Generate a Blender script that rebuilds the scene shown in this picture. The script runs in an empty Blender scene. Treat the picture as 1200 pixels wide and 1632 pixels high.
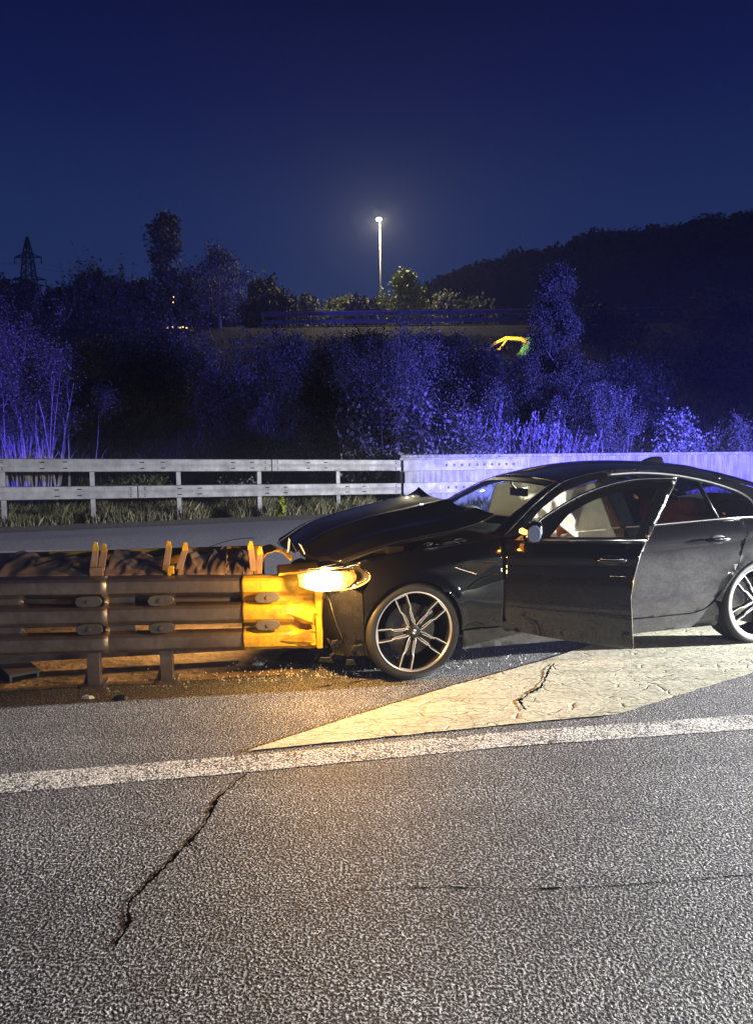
import bpy, bmesh, math, random
import numpy as np
from mathutils import Vector, Matrix, noise
from mathutils.geometry import delaunay_2d_cdt
random.seed(7); RNG = np.random.default_rng(7)
sc = bpy.context.scene
COL = sc.collection

# ------------------------------------------------------------------ camera
pitch, roll = math.atan(83/1179.0), 0.012
Fv = Vector((0, math.cos(pitch), -math.sin(pitch))); U0 = Vector((0, math.sin(pitch), math.cos(pitch))); R0 = Vector((1, 0, 0))
UPv = math.cos(roll)*U0 + math.sin(roll)*R0; Rv = math.cos(roll)*R0 - math.sin(roll)*U0
cam = bpy.data.objects.new('camera', bpy.data.cameras.new('camera')); COL.objects.link(cam)
M = Matrix((Rv, UPv, -Fv)).transposed().to_4x4(); M.translation = Vector((0, 0, 1.5)); cam.matrix_world = M
cam.data.sensor_fit = 'HORIZONTAL'; cam.data.sensor_width = 36; cam.data.lens = 36*1179/1200.0
cam.data.clip_start = 0.05; cam.data.clip_end = 3000
sc.camera = cam
sc.view_settings.view_transform = 'Standard'; sc.view_settings.look = 'None'
sc.view_settings.exposure = 0.0; sc.view_settings.gamma = 1.0; sc.view_settings.use_curve_mapping = False

# ------------------------------------------------------------------ world: clear blue dusk sky, sun long gone
w = bpy.data.worlds.new('World'); sc.world = w; w.use_nodes = True
nt = w.node_tree; nt.nodes.clear()
out = nt.nodes.new('ShaderNodeOutputWorld'); bg = nt.nodes.new('ShaderNodeBackground')
tc = nt.nodes.new('ShaderNodeTexCoord'); sep = nt.nodes.new('ShaderNodeSeparateXYZ'); rmp = nt.nodes.new('ShaderNodeValToRGB')
nt.links.new(tc.outputs['Generated'], sep.inputs[0]); nt.links.new(sep.outputs['Z'], rmp.inputs[0])
cr = rmp.color_ramp
stops = [(0.0, (.015, .033, .115)), (.20, (.017, .038, .128)), (.30, (.013, .029, .118)), (.42, (.0050, .0112, .078)), (.55, (.0012, .0028, .034)), (.8, (.0008, .0016, .016))]
cr.elements[0].position = 0; cr.elements[0].color = stops[0][1]+(1,)
cr.elements[1].position = stops[1][0]; cr.elements[1].color = stops[1][1]+(1,)
for p_, c_ in stops[2:]:
    e = cr.elements.new(p_); e.color = c_+(1,)
bg.inputs['Strength'].default_value = 1.0
nt.links.new(rmp.outputs[0], bg.inputs[0]); nt.links.new(bg.outputs[0], out.inputs[0])

# ------------------------------------------------------------------ lamps: the patrol vehicle out of frame on the right (headlights and blue beacon),
# a second beacon on the left behind the photographer, and an added weak fill light to the right behind the camera
def lamp(name, kind, loc, target, energy, color, size=0.1, spot=None, blend=0.5):
    l = bpy.data.lights.new(name, kind); l.energy = energy; l.color = color
    l.shadow_soft_size = size
    if kind == 'SPOT':
        l.spot_size = math.radians(spot); l.spot_blend = blend
    o = bpy.data.objects.new(name, l); COL.objects.link(o); o.location = loc
    if target is not None:
        o.rotation_euler = (Vector(target)-Vector(loc)).to_track_quat('-Z', 'Y').to_euler()
    return o
def beam_cutoff(o, z0, z1):      # dipped headlights: the beam ends at a sharp horizontal line
    l = o.data; l.use_nodes = True; t = l.node_tree; e = [n for n in t.nodes if n.type == 'EMISSION'][0]
    g = t.nodes.new('ShaderNodeNewGeometry'); s_ = t.nodes.new('ShaderNodeSeparateXYZ'); m = t.nodes.new('ShaderNodeMapRange')
    m.inputs['From Min'].default_value = z0; m.inputs['From Max'].default_value = z1; m.inputs['To Min'].default_value = 1.0; m.inputs['To Max'].default_value = 0.012
    t.links.new(g.outputs['Incoming'], s_.inputs[0]); t.links.new(s_.outputs['Z'], m.inputs['Value']); t.links.new(m.outputs[0], e.inputs['Strength'])
for tgt_, en_, cone_, bl_ in (((0.0, 9.0, 0.0), 17000, 112, .8), ((-0.1, 2.5, 0.0), 47000, 52, .75)):
    beam_cutoff(lamp('headlight_or_fill', 'SPOT', (13.5, 6.5, 1.55), tgt_, en_, (1.0, .985, .93), .10, cone_, bl_), -.002, .013)
beam_cutoff(lamp('headlight_or_fill', 'SPOT', (10.5, -3.2, 1.25), (0.6, 4.0, 0.0), 2600, (.97, 1.0, .86), .12, 84, .7), .0, .05)  # added weak fill light, no vehicle stands here
lamp('blue_beacon', 'SPOT', (15.0, 7.5, 2.3), (6.8, 24.0, 1.2), 115000, (.095, .085, 1.0), .15, 60, .9)
lamp('blue_beacon', 'SPOT', (-9.5, 3.0, 2.0), (-10.9, 22.0, 4.2), 32000, (.10, .075, 1.0), .15, 30, .7)

lamp('blue_beacon', 'POINT', (13.2, 6.6, 2.2), None, 3000, (.10, .13, 1.0), .10)

# ------------------------------------------------------------------ helpers
def link(o, parent=None):
    COL.objects.link(o)
    if parent is not None: o.parent = parent
    return o
def tag(o, label=None, cat=None, group=None, kind=None):
    if label: o['label'] = label
    if cat: o['category'] = cat
    if group: o['group'] = group
    if kind: o['kind'] = kind
    return o
def thing(name, label, cat, loc=(0, 0, 0), rz=0, group=None):
    o = bpy.data.objects.new(name, None); o.empty_display_size = .2; COL.objects.link(o)
    o.location = loc; o.rotation_euler = (0, 0, rz)
    return tag(o, label, cat, group)
def mesh_obj(name, v, f, mat, parent=None, smooth=False):
    me = bpy.data.meshes.new(name); me.from_pydata([tuple(p) for p in v], [], f)
    if smooth: me.polygons.foreach_set('use_smooth', [True]*len(me.polygons))
    me.materials.append(mat); me.update()
    return link(bpy.data.objects.new(name, me), parent)
class MB:
    def __init__(s): s.v = []; s.f = []
    def add(s, v, f):
        n = len(s.v); s.v += [tuple(p) for p in v]; s.f += [tuple(i+n for i in q) for q in f]
    def box(s, a, b, M=None):
        x0, y0, z0 = a; x1, y1, z1 = b
        v = [(x0,y0,z0),(x1,y0,z0),(x1,y1,z0),(x0,y1,z0),(x0,y0,z1),(x1,y0,z1),(x1,y1,z1),(x0,y1,z1)]
        if M is not None: v = [M @ Vector(p) for p in v]
        s.add(v, [(0,3,2,1),(4,5,6,7),(0,1,5,4),(1,2,6,5),(2,3,7,6),(3,0,4,7)])
    def bar(s, p, q, w, h=None, up=(0, 0, 1)):
        p = Vector(p); q = Vector(q); d = (q-p).normalized(); h = h or w
        u = Vector(up)
        if abs(d.dot(u)) > .98: u = Vector((1, 0, 0))
        a = d.cross(u).normalized(); b = a.cross(d).normalized()
        v = [c + sa*a*w/2 + sb*b*h/2 for c in (p, q) for sa, sb in ((-1,-1),(1,-1),(1,1),(-1,1))]
        s.add(v, [(0,1,2,3),(7,6,5,4),(0,4,5,1),(1,5,6,2),(2,6,7,3),(3,7,4,0)])
    def tube(s, pts, rad, n=6, caps=True):
        pts = [Vector(p) for p in pts]; base = len(s.v); rr = rad if hasattr(rad, '__len__') else [rad]*len(pts)
        a = None
        for i, p in enumerate(pts):
            d = (pts[min(i+1, len(pts)-1)]-pts[max(i-1, 0)]).normalized()
            if a is None:
                a = d.orthogonal().normalized()
            else:
                a = (a - d*a.dot(d));  a = a.normalized() if a.length > 1e-6 else d.orthogonal().normalized()
            b = d.cross(a)
            for k in range(n):
                t = 2*math.pi*k/n; s.v.append(tuple(p+(a*math.cos(t)+b*math.sin(t))*rr[i]))
        for i in range(len(pts)-1):
            for k in range(n):
                k2 = (k+1) % n; o = base+i*n
                s.f.append((o+k, o+k2, o+n+k2, o+n+k))
        if caps:
            s.f.append(tuple(base+k for k in range(n))[::-1]); s.f.append(tuple(base+(len(pts)-1)*n+k for k in range(n)))
    def prism(s, poly, d):      # polygon of 3-D points extruded by vector d
        poly = [Vector(p) for p in poly]; d = Vector(d); n = len(poly)
        v = poly+[p+d for p in poly]
        s.add(v, [tuple(range(n))[::-1], tuple(range(n, 2*n))]+[(i, (i+1) % n, n+(i+1) % n, n+i) for i in range(n)])
    def lathe(s, prof, n=48, M=None):   # profile (r, y) revolved about the y axis
        base = len(s.v)
        for k in range(n):
            t = 2*math.pi*k/n
            for r, y in prof:
                p = Vector((r*math.cos(t), y, r*math.sin(t)))
                s.v.append(tuple(M @ p if M is not None else p))
        m = len(prof)
        for k in range(n):
            k2 = (k+1) % n
            for i in range(m-1):
                s.f.append((base+k*m+i, base+k*m+i+1, base+k2*m+i+1, base+k2*m+i))
    def grid(s, fn, nu, nv):
        base = len(s.v)
        for i in range(nu+1):
            for j in range(nv+1): s.v.append(tuple(fn(i/nu, j/nv)))
        for i in range(nu):
            for j in range(nv):
                a = base+i*(nv+1)+j; s.f.append((a, a+1, a+nv+2, a+nv+1))
    def build(s, name, mat, parent=None, smooth=False, bevel=0):
        o = mesh_obj(name, s.v, s.f, mat, parent, smooth)
        if bevel:
            m = o.modifiers.new('bevel', 'BEVEL'); m.width = bevel; m.segments = 2; m.limit_method = 'ANGLE'
        return o
def copy_tree(o, parent=None):
    c = o.copy(); COL.objects.link(c)
    if parent is not None: c.parent = parent
    for ch in list(o.children): copy_tree(ch, c)
    return c
def lerp(a, b, t): return a+(b-a)*t
def interp(x, tab):
    if x <= tab[0][0]: return tab[0][1]
    for (x0, y0), (x1, y1) in zip(tab, tab[1:]):
        if x <= x1:
            return y0+(y1-y0)*(x-x0)/(x1-x0)
    return tab[-1][1]
def sinterp(x, tab):      # smooth (Catmull-Rom / Hermite) interpolation
    if x <= tab[0][0]: return tab[0][1]
    if x >= tab[-1][0]: return tab[-1][1]
    for i in range(len(tab)-1):
        if x <= tab[i+1][0]: break
    x0, y0 = tab[i]; x1, y1 = tab[i+1]
    def sl(k):
        if k <= 0 or k >= len(tab)-1:
            a, b = (0, 1) if k <= 0 else (len(tab)-2, len(tab)-1)
        else: a, b = k-1, k+1
        return (tab[b][1]-tab[a][1])/(tab[b][0]-tab[a][0])
    h = x1-x0; t = (x-x0)/h; m0, m1 = sl(i)*h, sl(i+1)*h
    return (2*t**3-3*t*t+1)*y0+(t**3-2*t*t+t)*m0+(-2*t**3+3*t*t)*y1+(t**3-t*t)*m1
def nz(x, y=0, z=0): return noise.noise(Vector((x, y, z)))

# ------------------------------------------------------------------ materials
def newmat(name):
    m = bpy.data.materials.new(name); m.use_nodes = True
    return m, m.node_tree, m.node_tree.nodes['Principled BSDF']
def setp(b, **k):
    for n, v in k.items():
        n = n.replace('_', ' ')
        if n in b.inputs: b.inputs[n].default_value = v
def N(t, kind, **k):
    n = t.nodes.new('ShaderNode'+kind)
    for a, v in k.items(): setattr(n, a, v)
    return n
def ramp(t, src, stops):
    r = N(t, 'ValToRGB'); cr = r.color_ramp
    cr.elements[0].position, cr.elements[1].position = stops[0][0], stops[-1][0]
    cr.elements[0].color = tuple(stops[0][1])+(1,) if hasattr(stops[0][1], '__len__') else (stops[0][1],)*3+(1,)
    cr.elements[1].color = tuple(stops[-1][1])+(1,) if hasattr(stops[-1][1], '__len__') else (stops[-1][1],)*3+(1,)
    for p, c in stops[1:-1]:
        e = cr.elements.new(p); e.color = tuple(c)+(1,) if hasattr(c, '__len__') else (c, c, c, 1)
    t.links.new(src, r.inputs[0]); return r.outputs[0]
def mixc(t, fac, a, b, mode='MIX'):
    m = N(t, 'MixRGB', blend_type=mode)
    for ii_, v in ((0, fac), (1, a), (2, b)):
        inp = m.inputs[ii_]
        if hasattr(v, 'node'): t.links.new(v, inp)
        elif hasattr(v, '__len__'): inp.default_value = tuple(v)+(1,)
        else: inp.default_value = v if ii_ == 0 else (v, v, v, 1)
    return m.outputs[0]
def math_(t, op, a, b=0.5, clamp=False):
    m = N(t, 'Math', operation=op, use_clamp=clamp)
    for inp, v in ((m.inputs[0], a), (m.inputs[1], b)):
        if hasattr(v, 'node'): t.links.new(v, inp)
        else: inp.default_value = v
    return m.outputs[0]
def coord(t, scale=(1, 1, 1)):
    c = N(t, 'TexCoord'); mp = N(t, 'Mapping'); mp.inputs['Scale'].default_value = scale
    t.links.new(c.outputs['Object'], mp.inputs[0]); return mp.outputs[0]
def noi(t, vec, scale, detail=4, rough=.55, dist=0):
    n = N(t, 'TexNoise'); n.inputs['Scale'].default_value = scale; n.inputs['Detail'].default_value = detail
    n.inputs['Roughness'].default_value = rough; n.inputs['Distortion'].default_value = dist
    t.links.new(vec, n.inputs['Vector']); return n.outputs['Fac']
def voro(t, vec, scale, feature='F1', rnd=1.0):
    n = N(t, 'TexVoronoi', feature=feature); n.inputs['Scale'].default_value = scale; n.inputs['Randomness'].default_value = rnd
    t.links.new(vec, n.inputs['Vector']); return n
def bump(t, b, h, strength, dist):
    n = N(t, 'Bump'); n.inputs['Strength'].default_value = strength; n.inputs['Distance'].default_value = dist
    t.links.new(h, n.inputs['Height']); t.links.new(n.outputs[0], b.inputs['Normal']); return n
def simple(name, col, rough=.5, metal=0, var=.0, scale=8, bmp=0, bdist=.002, spec=.5, col2=None):
    m, t, b = newmat(name); setp(b, Base_Color=tuple(col)+(1,), Roughness=rough, Metallic=metal, Specular_IOR_Level=spec)
    if var or bmp:
        v = coord(t); n = noi(t, v, scale, 6)
        c2 = col2 if col2 else tuple(c*(1-var) for c in col); c1 = tuple(min(1, c*(1+var*.6)) for c in col)
        t.links.new(ramp(t, n, [(.35, c2), (.65, c1)]), b.inputs['Base Color'])
        if bmp: bump(t, b, noi(t, v, scale*4, 5), bmp, bdist)
    return m
MT = {}
def worms(t, v):      # open-textured surface: ridges of stone with dark gaps, from two scales of noise
    a = noi(t, v, 98, 2, .5, .25); c = noi(t, v, 235, 1, .5)
    return math_(t, 'ADD', math_(t, 'MULTIPLY', a, .78), math_(t, 'MULTIPLY', c, .22))
def asphalt(name, c_stone, c_gap):
    m, t, b = newmat(name); v = coord(t)
    vo = voro(t, v, 70); w_ = worms(t, v); n2 = noi(t, v, .8, 5); n3 = noi(t, v, 7, 5); ns = noi(t, coord(t, (.25, 2.2, 1)), 1.1, 4)
    sc_ = N(t, 'SeparateColor'); t.links.new(vo.outputs['Color'], sc_.inputs[0])
    stone = ramp(t, sc_.outputs[1], [(0, tuple(c*.6 for c in c_stone)), (.7, c_stone), (1, tuple(min(1, c*1.5) for c in c_stone))])
    col = mixc(t, ramp(t, w_, [(.49, 0.0), (.57, 1.0)]), c_gap, stone)
    col = mixc(t, .8, col, ramp(t, n2, [(.3, .62), (.7, 1.2)]), 'MULTIPLY')
    col = mixc(t, .6, col, ramp(t, n3, [(.3, .7), (.7, 1.15)]), 'MULTIPLY')
    col = mixc(t, .6, col, ramp(t, ns, [(.35, .7), (.6, 1.12)]), 'MULTIPLY')
    t.links.new(col, b.inputs['Base Color']); setp(b, Roughness=.6, Specular_IOR_Level=.45)
    bump(t, b, w_, 1.0, .011)
    return m
MT['asphalt'] = asphalt('asphalt', (.37, .372, .37), (.006, .006, .009))
MT['asphalt_far'] = simple('asphalt_far', (.50, .50, .50), .8, 0, .35, 30, .6, .006)
def worn_paint(name, base, lo_=.36):
    m, t, b = newmat(name); v = coord(t)
    w_ = worms(t, v); n1 = noi(t, v, 4, 5); n2 = noi(t, v, 60, 3)
    msk = ramp(t, math_(t, 'ADD', w_, math_(t, 'MULTIPLY', math_(t, 'SUBTRACT', n1, .5), .22)), [(lo_, 0.0), (lo_+.07, 1.0)])
    t.links.new(mixc(t, msk, (.022, .022, .024), mixc(t, ramp(t, n2, [(.3, 0), (.8, 1)]), base, tuple(c*.75 for c in base))), b.inputs['Base Color'])
    setp(b, Roughness=.7); bump(t, b, w_, .9, .010)
    return m
MT['line_paint'] = worn_paint('line_paint', (.66, .65, .61), .455)
MT['far_line'] = simple('far_line', (.8, .8, .78), .7, 0, .2, 12)
def thick_paint():
    m, t, b = newmat('thick_road_paint'); v = coord(t, (1, 1, 1))
    wn = noi(t, v, 2.2, 3); add = N(t, 'VectorMath', operation='ADD'); cmb = N(t, 'CombineXYZ')
    t.links.new(math_(t, 'MULTIPLY', wn, .22), cmb.inputs[0]); t.links.new(math_(t, 'MULTIPLY', noi(t, v, 3.1, 3), .22), cmb.inputs[1])
    t.links.new(v, add.inputs[0]); t.links.new(cmb.outputs[0], add.inputs[1])
    mp = N(t, 'Mapping'); mp.inputs['Rotation'].default_value = (0, 0, .65); mp.inputs['Scale'].default_value = (2.6, 11.0, 1)
    t.links.new(add.outputs[0], mp.inputs[0])
    e = voro(t, mp.outputs[0], 1.25, 'DISTANCE_TO_EDGE'); e2 = voro(t, add.outputs[0], 11, 'DISTANCE_TO_EDGE')
    n1 = noi(t, v, 1.6, 4); n2 = noi(t, v, 120, 3); n3 = noi(t, v, 14, 5, .7)
    crack = ramp(t, e.outputs['Distance'], [(.0, 0.0), (.032, 1.0)])
    crack2 = ramp(t, e2.outputs['Distance'], [(.0, 0.0), (.03, 1.0)])
    pm = ramp(t, n1, [(.36, 1.0), (.46, 0.0)])
    c2 = mixc(t, pm, crack2, 1.0)
    crack_all = mixc(t, 1.0, crack, c2, 'MULTIPLY')
    base = mixc(t, ramp(t, n3, [(.3, 0), (.75, 1)]), (.60, .59, .43), (.46, .45, .33))
    base = mixc(t, ramp(t, noi(t, v, 45, 4), [(.35, 0), (.5, 1.0)]), (.34, .335, .28), base)
    t.links.new(mixc(t, ramp(t, crack_all, [(0, .38), (1, 1.0)]), (.05, .05, .045), base), b.inputs['Base Color'])
    setp(b, Roughness=.75)
    wr_ = math_(t, 'ADD', worms(t, v), math_(t, 'MULTIPLY', math_(t, 'SUBTRACT', noi(t, coord(t, (1, 1, 1)), 2.6, 6, .7), .5), 1.1))
    cur = b.inputs['Base Color'].links[0].from_socket
    cur = mixc(t, .75, cur, ramp(t, noi(t, coord(t, (.35, 1.6, 1)), 2.0, 6, .65), [(.32, .52), (.62, 1.08)]), 'MULTIPLY')
    cur = mixc(t, ramp(t, wr_, [(.70, 0.0), (.80, .85)]), cur, (.05, .05, .048))
    t.links.new(cur, b.inputs['Base Color'])
    ridge = ramp(t, e.outputs['Distance'], [(.0, 0.0), (.02, .75), (.05, .95), (.2, .85), (.6, .75)])
    ht = math_(t, 'ADD', ridge, math_(t, 'ADD', math_(t, 'MULTIPLY', n3, .5), math_(t, 'MULTIPLY', n2, .10)))
    
    ht = math_(t, 'ADD', ht, math_(t, 'MULTIPLY', noi(t, coord(t, (1, 1, 1)), 26, 4, .6), .5)); bump(t, b, ht, .7, .006)
    return m
MT['thick_paint'] = thick_paint()
MT['crack'] = simple('crack_void', (.003, .003, .003), 1, spec=0)
MT['dirt'] = simple('dirt_ground', (.17, .125, .085), .95, 0, .55, 3.5, 1.0, .03)
MT['soil'] = simple('field_soil', (.032, .03, .02), .95, 0, .6, .7, 1.0, .15)
MT['gravel'] = simple('gravel_shoulder', (.30, .28, .24), .9, 0, .6, 22, 1.0, .03)
def metal_rail(name, col, dark, rough=.55, metal=.35, sc_=6, stain=.5):
    m, t, b = newmat(name); v = coord(t); v2 = coord(t, (1, 1, .25))
    n1 = noi(t, v, sc_, 6, .65); n2 = noi(t, v2, sc_*5, 4); n3 = noi(t, v, 60, 2)
    c = mixc(t, ramp(t, n1, [(.35, stain), (.65, 0.0)]), col, dark)
    c = mixc(t, .35, c, ramp(t, n2, [(.3, .55), (.7, 1.15)]), 'MULTIPLY')
    t.links.new(c, b.inputs['Base Color']); setp(b, Metallic=metal)
    t.links.new(ramp(t, n1, [(.3, rough+.2), (.7, rough-.05)]), b.inputs['Roughness'])
    bump(t, b, math_(t, 'ADD', n3, n1), .25, .004)
    return m
MT['rail'] = metal_rail('galvanised_rail', (.43, .43, .43), (.22, .22, .215), .6, .2, 3.5, .75)
MT['old_rail'] = metal_rail('dirty_galvanised', (.30, .26, .24), (.13, .105, .095), .36, .8, 5, .8)
MT['crumpled'] = metal_rail('crumpled_sheet_steel', (.36, .26, .20), (.17, .12, .09), .55, .3, 4, .8)
def yellow_paint():
    m, t, b = newmat('yellow_paint'); v = coord(t)
    n = noi(t, v, 7, 6, .7); n2 = noi(t, v, 30, 4)
    c = mixc(t, ramp(t, n, [(.44, 0), (.66, .85)]), (.60, .37, .012), (.18, .12, .03))
    c = mixc(t, .25, c, ramp(t, n2, [(.3, .5), (.7, 1.1)]), 'MULTIPLY')
    t.links.new(c, b.inputs['Base Color']); setp(b, Roughness=.5); bump(t, b, n, .3, .01); return m
MT['yellow'] = yellow_paint()
def concrete():
    m, t, b = newmat('stained_concrete'); v = coord(t); vs = coord(t, (5, 5, .35))
    n = noi(t, v, 2.2, 8, .65); st = noi(t, vs, 2.6, 5, .6); f = noi(t, v, 40, 4)
    c = ramp(t, n, [(.3, (.30, .30, .29)), (.7, (.46, .46, .44))])
    c = mixc(t, .75, c, ramp(t, st, [(.38, .45), (.6, 1.1)]), 'MULTIPLY')
    c = mixc(t, .5, c, ramp(t, f, [(.3, .6), (.7, 1.1)]), 'MULTIPLY')
    t.links.new(c, b.inputs['Base Color']); setp(b, Roughness=.85); bump(t, b, math_(t, 'ADD', f, st), .5, .01); return m
MT['concrete'] = concrete()
def car_paint(name, dust=0.0):
    m, t, b = newmat(name); v = coord(t)
    setp(b, Base_Color=(.0030, .0030, .0042, 1), Metallic=.0, Roughness=.3, Coat_Weight=1.0, Coat_Roughness=.02, Specular_IOR_Level=.03)
    if dust:
        s = N(t, 'SeparateXYZ'); t.links.new(v, s.inputs[0])
        z = s.outputs['Z']
        fade = ramp(t, z, [(.05, 1.0), (.62, .8), (.73, .62), (.80, .16), (.97, .0)])
        n = noi(t, coord(t, (1, 1, 1.6)), 5, 7, .68, .6); n2 = noi(t, v, 70, 4, .7)
        amt = math_(t, 'MULTIPLY', fade, ramp(t, n, [(.3, .45), (.62, 1.0)])); amt = math_(t, 'MULTIPLY', amt, ramp(t, n2, [(.3, .55), (.65, 1.0)]))
        amt = math_(t, 'MULTIPLY', amt, dust, True)
        t.links.new(mixc(t, amt, (.003, .003, .0042), (.27, .27, .275)), b.inputs['Base Color'])
        t.links.new(math_(t, 'ADD', math_(t, 'MULTIPLY', amt, .6), .28, True), b.inputs['Roughness'])
        t.links.new(math_(t, 'SUBTRACT', 1.0, math_(t, 'MULTIPLY', amt, 1.5), True), b.inputs['Coat Weight'])
    return m
MT['paint'] = car_paint('black_car_paint'); MT['paint_dusty'] = car_paint('dusty_black_car_paint', .27); MT['paint_light'] = car_paint('lightly_dusty_black_paint', .05)
MT['trim'] = simple('black_trim', (.012, .012, .013), .35); MT['plastic'] = simple('matt_black_plastic', (.016, .016, .017), .75)
MT['rubber'] = simple('tyre_rubber', (.018, .018, .019), .62, 0, .3, 12); MT['void'] = simple('dark_cavity', (.004, .004, .005), 1, spec=.1)
MT['chrome'] = simple('satin_chrome', (.75, .74, .72), .22, 1); MT['bright'] = simple('machined_alloy', (.85, .84, .82), .28, .85)
MT['rim_dark'] = simple('dark_alloy', (.035, .035, .038), .35, .6); MT['disc'] = simple('brake_disc_steel', (.42, .41, .38), .35, .8, .2, 20)
MT['caliper'] = simple('caliper', (.02, .03, .07), .4); MT['leather'] = simple('cognac_leather', (.36, .11, .045), .5, 0, .25, 18, .3)
MT['cloth'] = simple('airbag_nylon', (.44, .40, .31), .9, 0, .10, 5, .4, .003); MT['cloth2'] = simple('airbag_cushion', (.55, .55, .52), .9, 0, .15, 6, .4, .003)
MT['wood'] = simple('interior_trim', (.42, .36, .27), .5, 0, .2, 9); MT['mirror'] = simple('mirror_glass', (.20, .24, .42), .3, .6)  # the mirror's blue reflection is put into its base colour
MT['pale'] = simple('pale_plastic', (.5, .52, .5), .4); MT['blue'] = simple('badge_blue', (.03, .16, .5), .4); MT['white'] = simple('badge_white', (.8, .8, .8), .4)
MT['cable'] = simple('steel_cable', (.32, .31, .28), .5, .4)
def glass(name, tint, gl=.08):
    m = bpy.data.materials.new(name); m.use_nodes = True; t = m.node_tree; t.nodes.clear()
    o = N(t, 'OutputMaterial'); mx = N(t, 'MixShader'); tr = N(t, 'BsdfTransparent'); g = N(t, 'BsdfGlossy')
    tr.inputs[0].default_value = tuple(tint)+(1,); g.inputs['Roughness'].default_value = .02
    lw = N(t, 'LayerWeight'); lw.inputs['Blend'].default_value = .5
    f5 = math_(t, 'POWER', lw.outputs['Facing'], 5.0)
    t.links.new(math_(t, 'ADD', math_(t, 'MULTIPLY', f5, .75), gl, True), mx.inputs[0])
    t.links.new(tr.outputs[0], mx.inputs[1]); t.links.new(g.outputs[0], mx.inputs[2]); t.links.new(mx.outputs[0], o.inputs[0]); return m
MT['glass'] = glass('clear_glass', (.82, .90, .86), .045); MT['tint'] = glass('tinted_glass', (.17, .16, .17), .05); MT['lens'] = glass('clear_lens', (.97, .96, .93), .04)
def emis(name, col, s):
    m, t, b = newmat(name); setp(b, Base_Color=(0, 0, 0, 1), Emission_Color=tuple(col)+(1,), Emission_Strength=s); return m
def lamp_glow():
    m, t, b = newmat('lit_amber_lamp_graded'); setp(b, Base_Color=(.02, .015, .01, 1), Roughness=.2)
    v = coord(t); d = N(t, 'VectorMath', operation='DISTANCE'); t.links.new(v, d.inputs[0]); d.inputs[1].default_value = (-.60, .12, .70)
    vs = voro(t, coord(t, (1, 1, 1)), 60); 
    col = ramp(t, d.outputs['Value'], [(.02, (1.0, .80, .42)), (.11, (1.0, .60, .14)), (.22, (1.0, .34, .03))])
    stg = ramp(t, d.outputs['Value'], [(.03, 1.0), (.10, .34), (.15, .07), (.24, .02)])
    tex = ramp(t, vs.outputs['Distance'], [(.0, 1.0), (.8, .35)])
    t.links.new(col, b.inputs['Emission Color']); t.links.new(math_(t, 'MULTIPLY', math_(t, 'MULTIPLY', stg, tex), 60.0), b.inputs['Emission Strength']); return m
MT['amber_hot'] = lamp_glow()
MT['amber'] = emis('amber_indicator', (1.0, .34, .04), 9); MT['lamp'] = emis('street_light_lens', (1.0, .86, .55), 90)
MT['amber_dim'] = emis('amber_reflex', (1.0, .28, .03), .55); MT['farlight'] = emis('distant_window_light', (1.0, .6, .25), 2.2)
def leafmat(name, cols, trans=.25, rough=.6):
    m, t, b = newmat(name); oi = N(t, 'Attribute'); oi.attribute_name = 'leafid'
    cc = ramp(t, oi.outputs['Fac'], [(i/(len(cols)-1), c) for i, c in enumerate(cols)])
    t.links.new(cc, b.inputs['Base Color']); setp(b, Roughness=rough, Specular_IOR_Level=.3)
    return m
MT['leaf_dark'] = leafmat('dark_leaves', [(.02, .03, .012), (.05, .065, .03), (.085, .09, .05)])
MT['leaf_mid'] = leafmat('grey_green_leaves', [(.05, .055, .03), (.10, .11, .065), (.17, .17, .12)])
MT['leaf_pale'] = leafmat('pale_backed_leaves', [(.08, .09, .05), (.17, .18, .12), (.38, .38, .32)])
MT['leaf_green'] = leafmat('fresh_green_leaves', [(.09, .14, .008), (.20, .25, .015), (.40, .40, .03)])
MT['plume'] = leafmat('feathery_plumes', [(.14, .13, .11), (.26, .25, .22), (.38, .36, .33)])
MT['dry_grass'] = leafmat('dry_grass', [(.06, .075, .03), (.16, .16, .08), (.34, .30, .18)])
MT['wood_leaf'] = leafmat('far_wood_leaves', [(.012, .016, .008), (.025, .03, .015), (.04, .045, .025)])
MT['bark'] = simple('bark', (.16, .14, .12), .9, 0, .4, 10, .5, .01); MT['bark_dark'] = simple('dark_bark', (.045, .04, .033), .9, 0, .4, 10, .5, .01)
MT['pale_stem'] = simple('pale_stems', (.34, .32, .29), .8, 0, .35, 8); MT['pole'] = simple('galvanised_pole', (.20, .20, .17), .5, .3)
MT['steel_dark'] = simple('dark_steel', (.06, .06, .065), .6, .5); MT['dark_rail'] = simple('dark_rail_steel', (.10, .10, .105), .6, .4, .3, 3)
MT['mach_y'] = simple('machine_yellow', (.80, .52, .01), .5); MT['mach_g'] = simple('machine_green', (.12, .30, .04), .5); MT['litter'] = simple('litter', (.6, .6, .58), .6)

# ------------------------------------------------------------------ ground
RA = math.radians(22.6); RD = Vector((math.cos(RA), math.sin(RA))); RN = Vector((-RD.y, RD.x))
def sm(t):
    t = max(0., min(1., t)); return t*t*(3-2*t)
def tz(x, y):
    q = -RD.y*x+RD.x*y
    z = .26*sm((q-7.2)/6.5)
    yy = max(0., y-23.5)
    z += 12.0*min(1., yy/36.5)+4.2*sm((y-73)/22)
    return z
def sheet(name, pts_fn, nu, nv, mat, kind='structure', label=None):
    b = MB(); b.grid(pts_fn, nu, nv); o = b.build(name, mat, None, True); return tag(o, label, None, None, kind)
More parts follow.
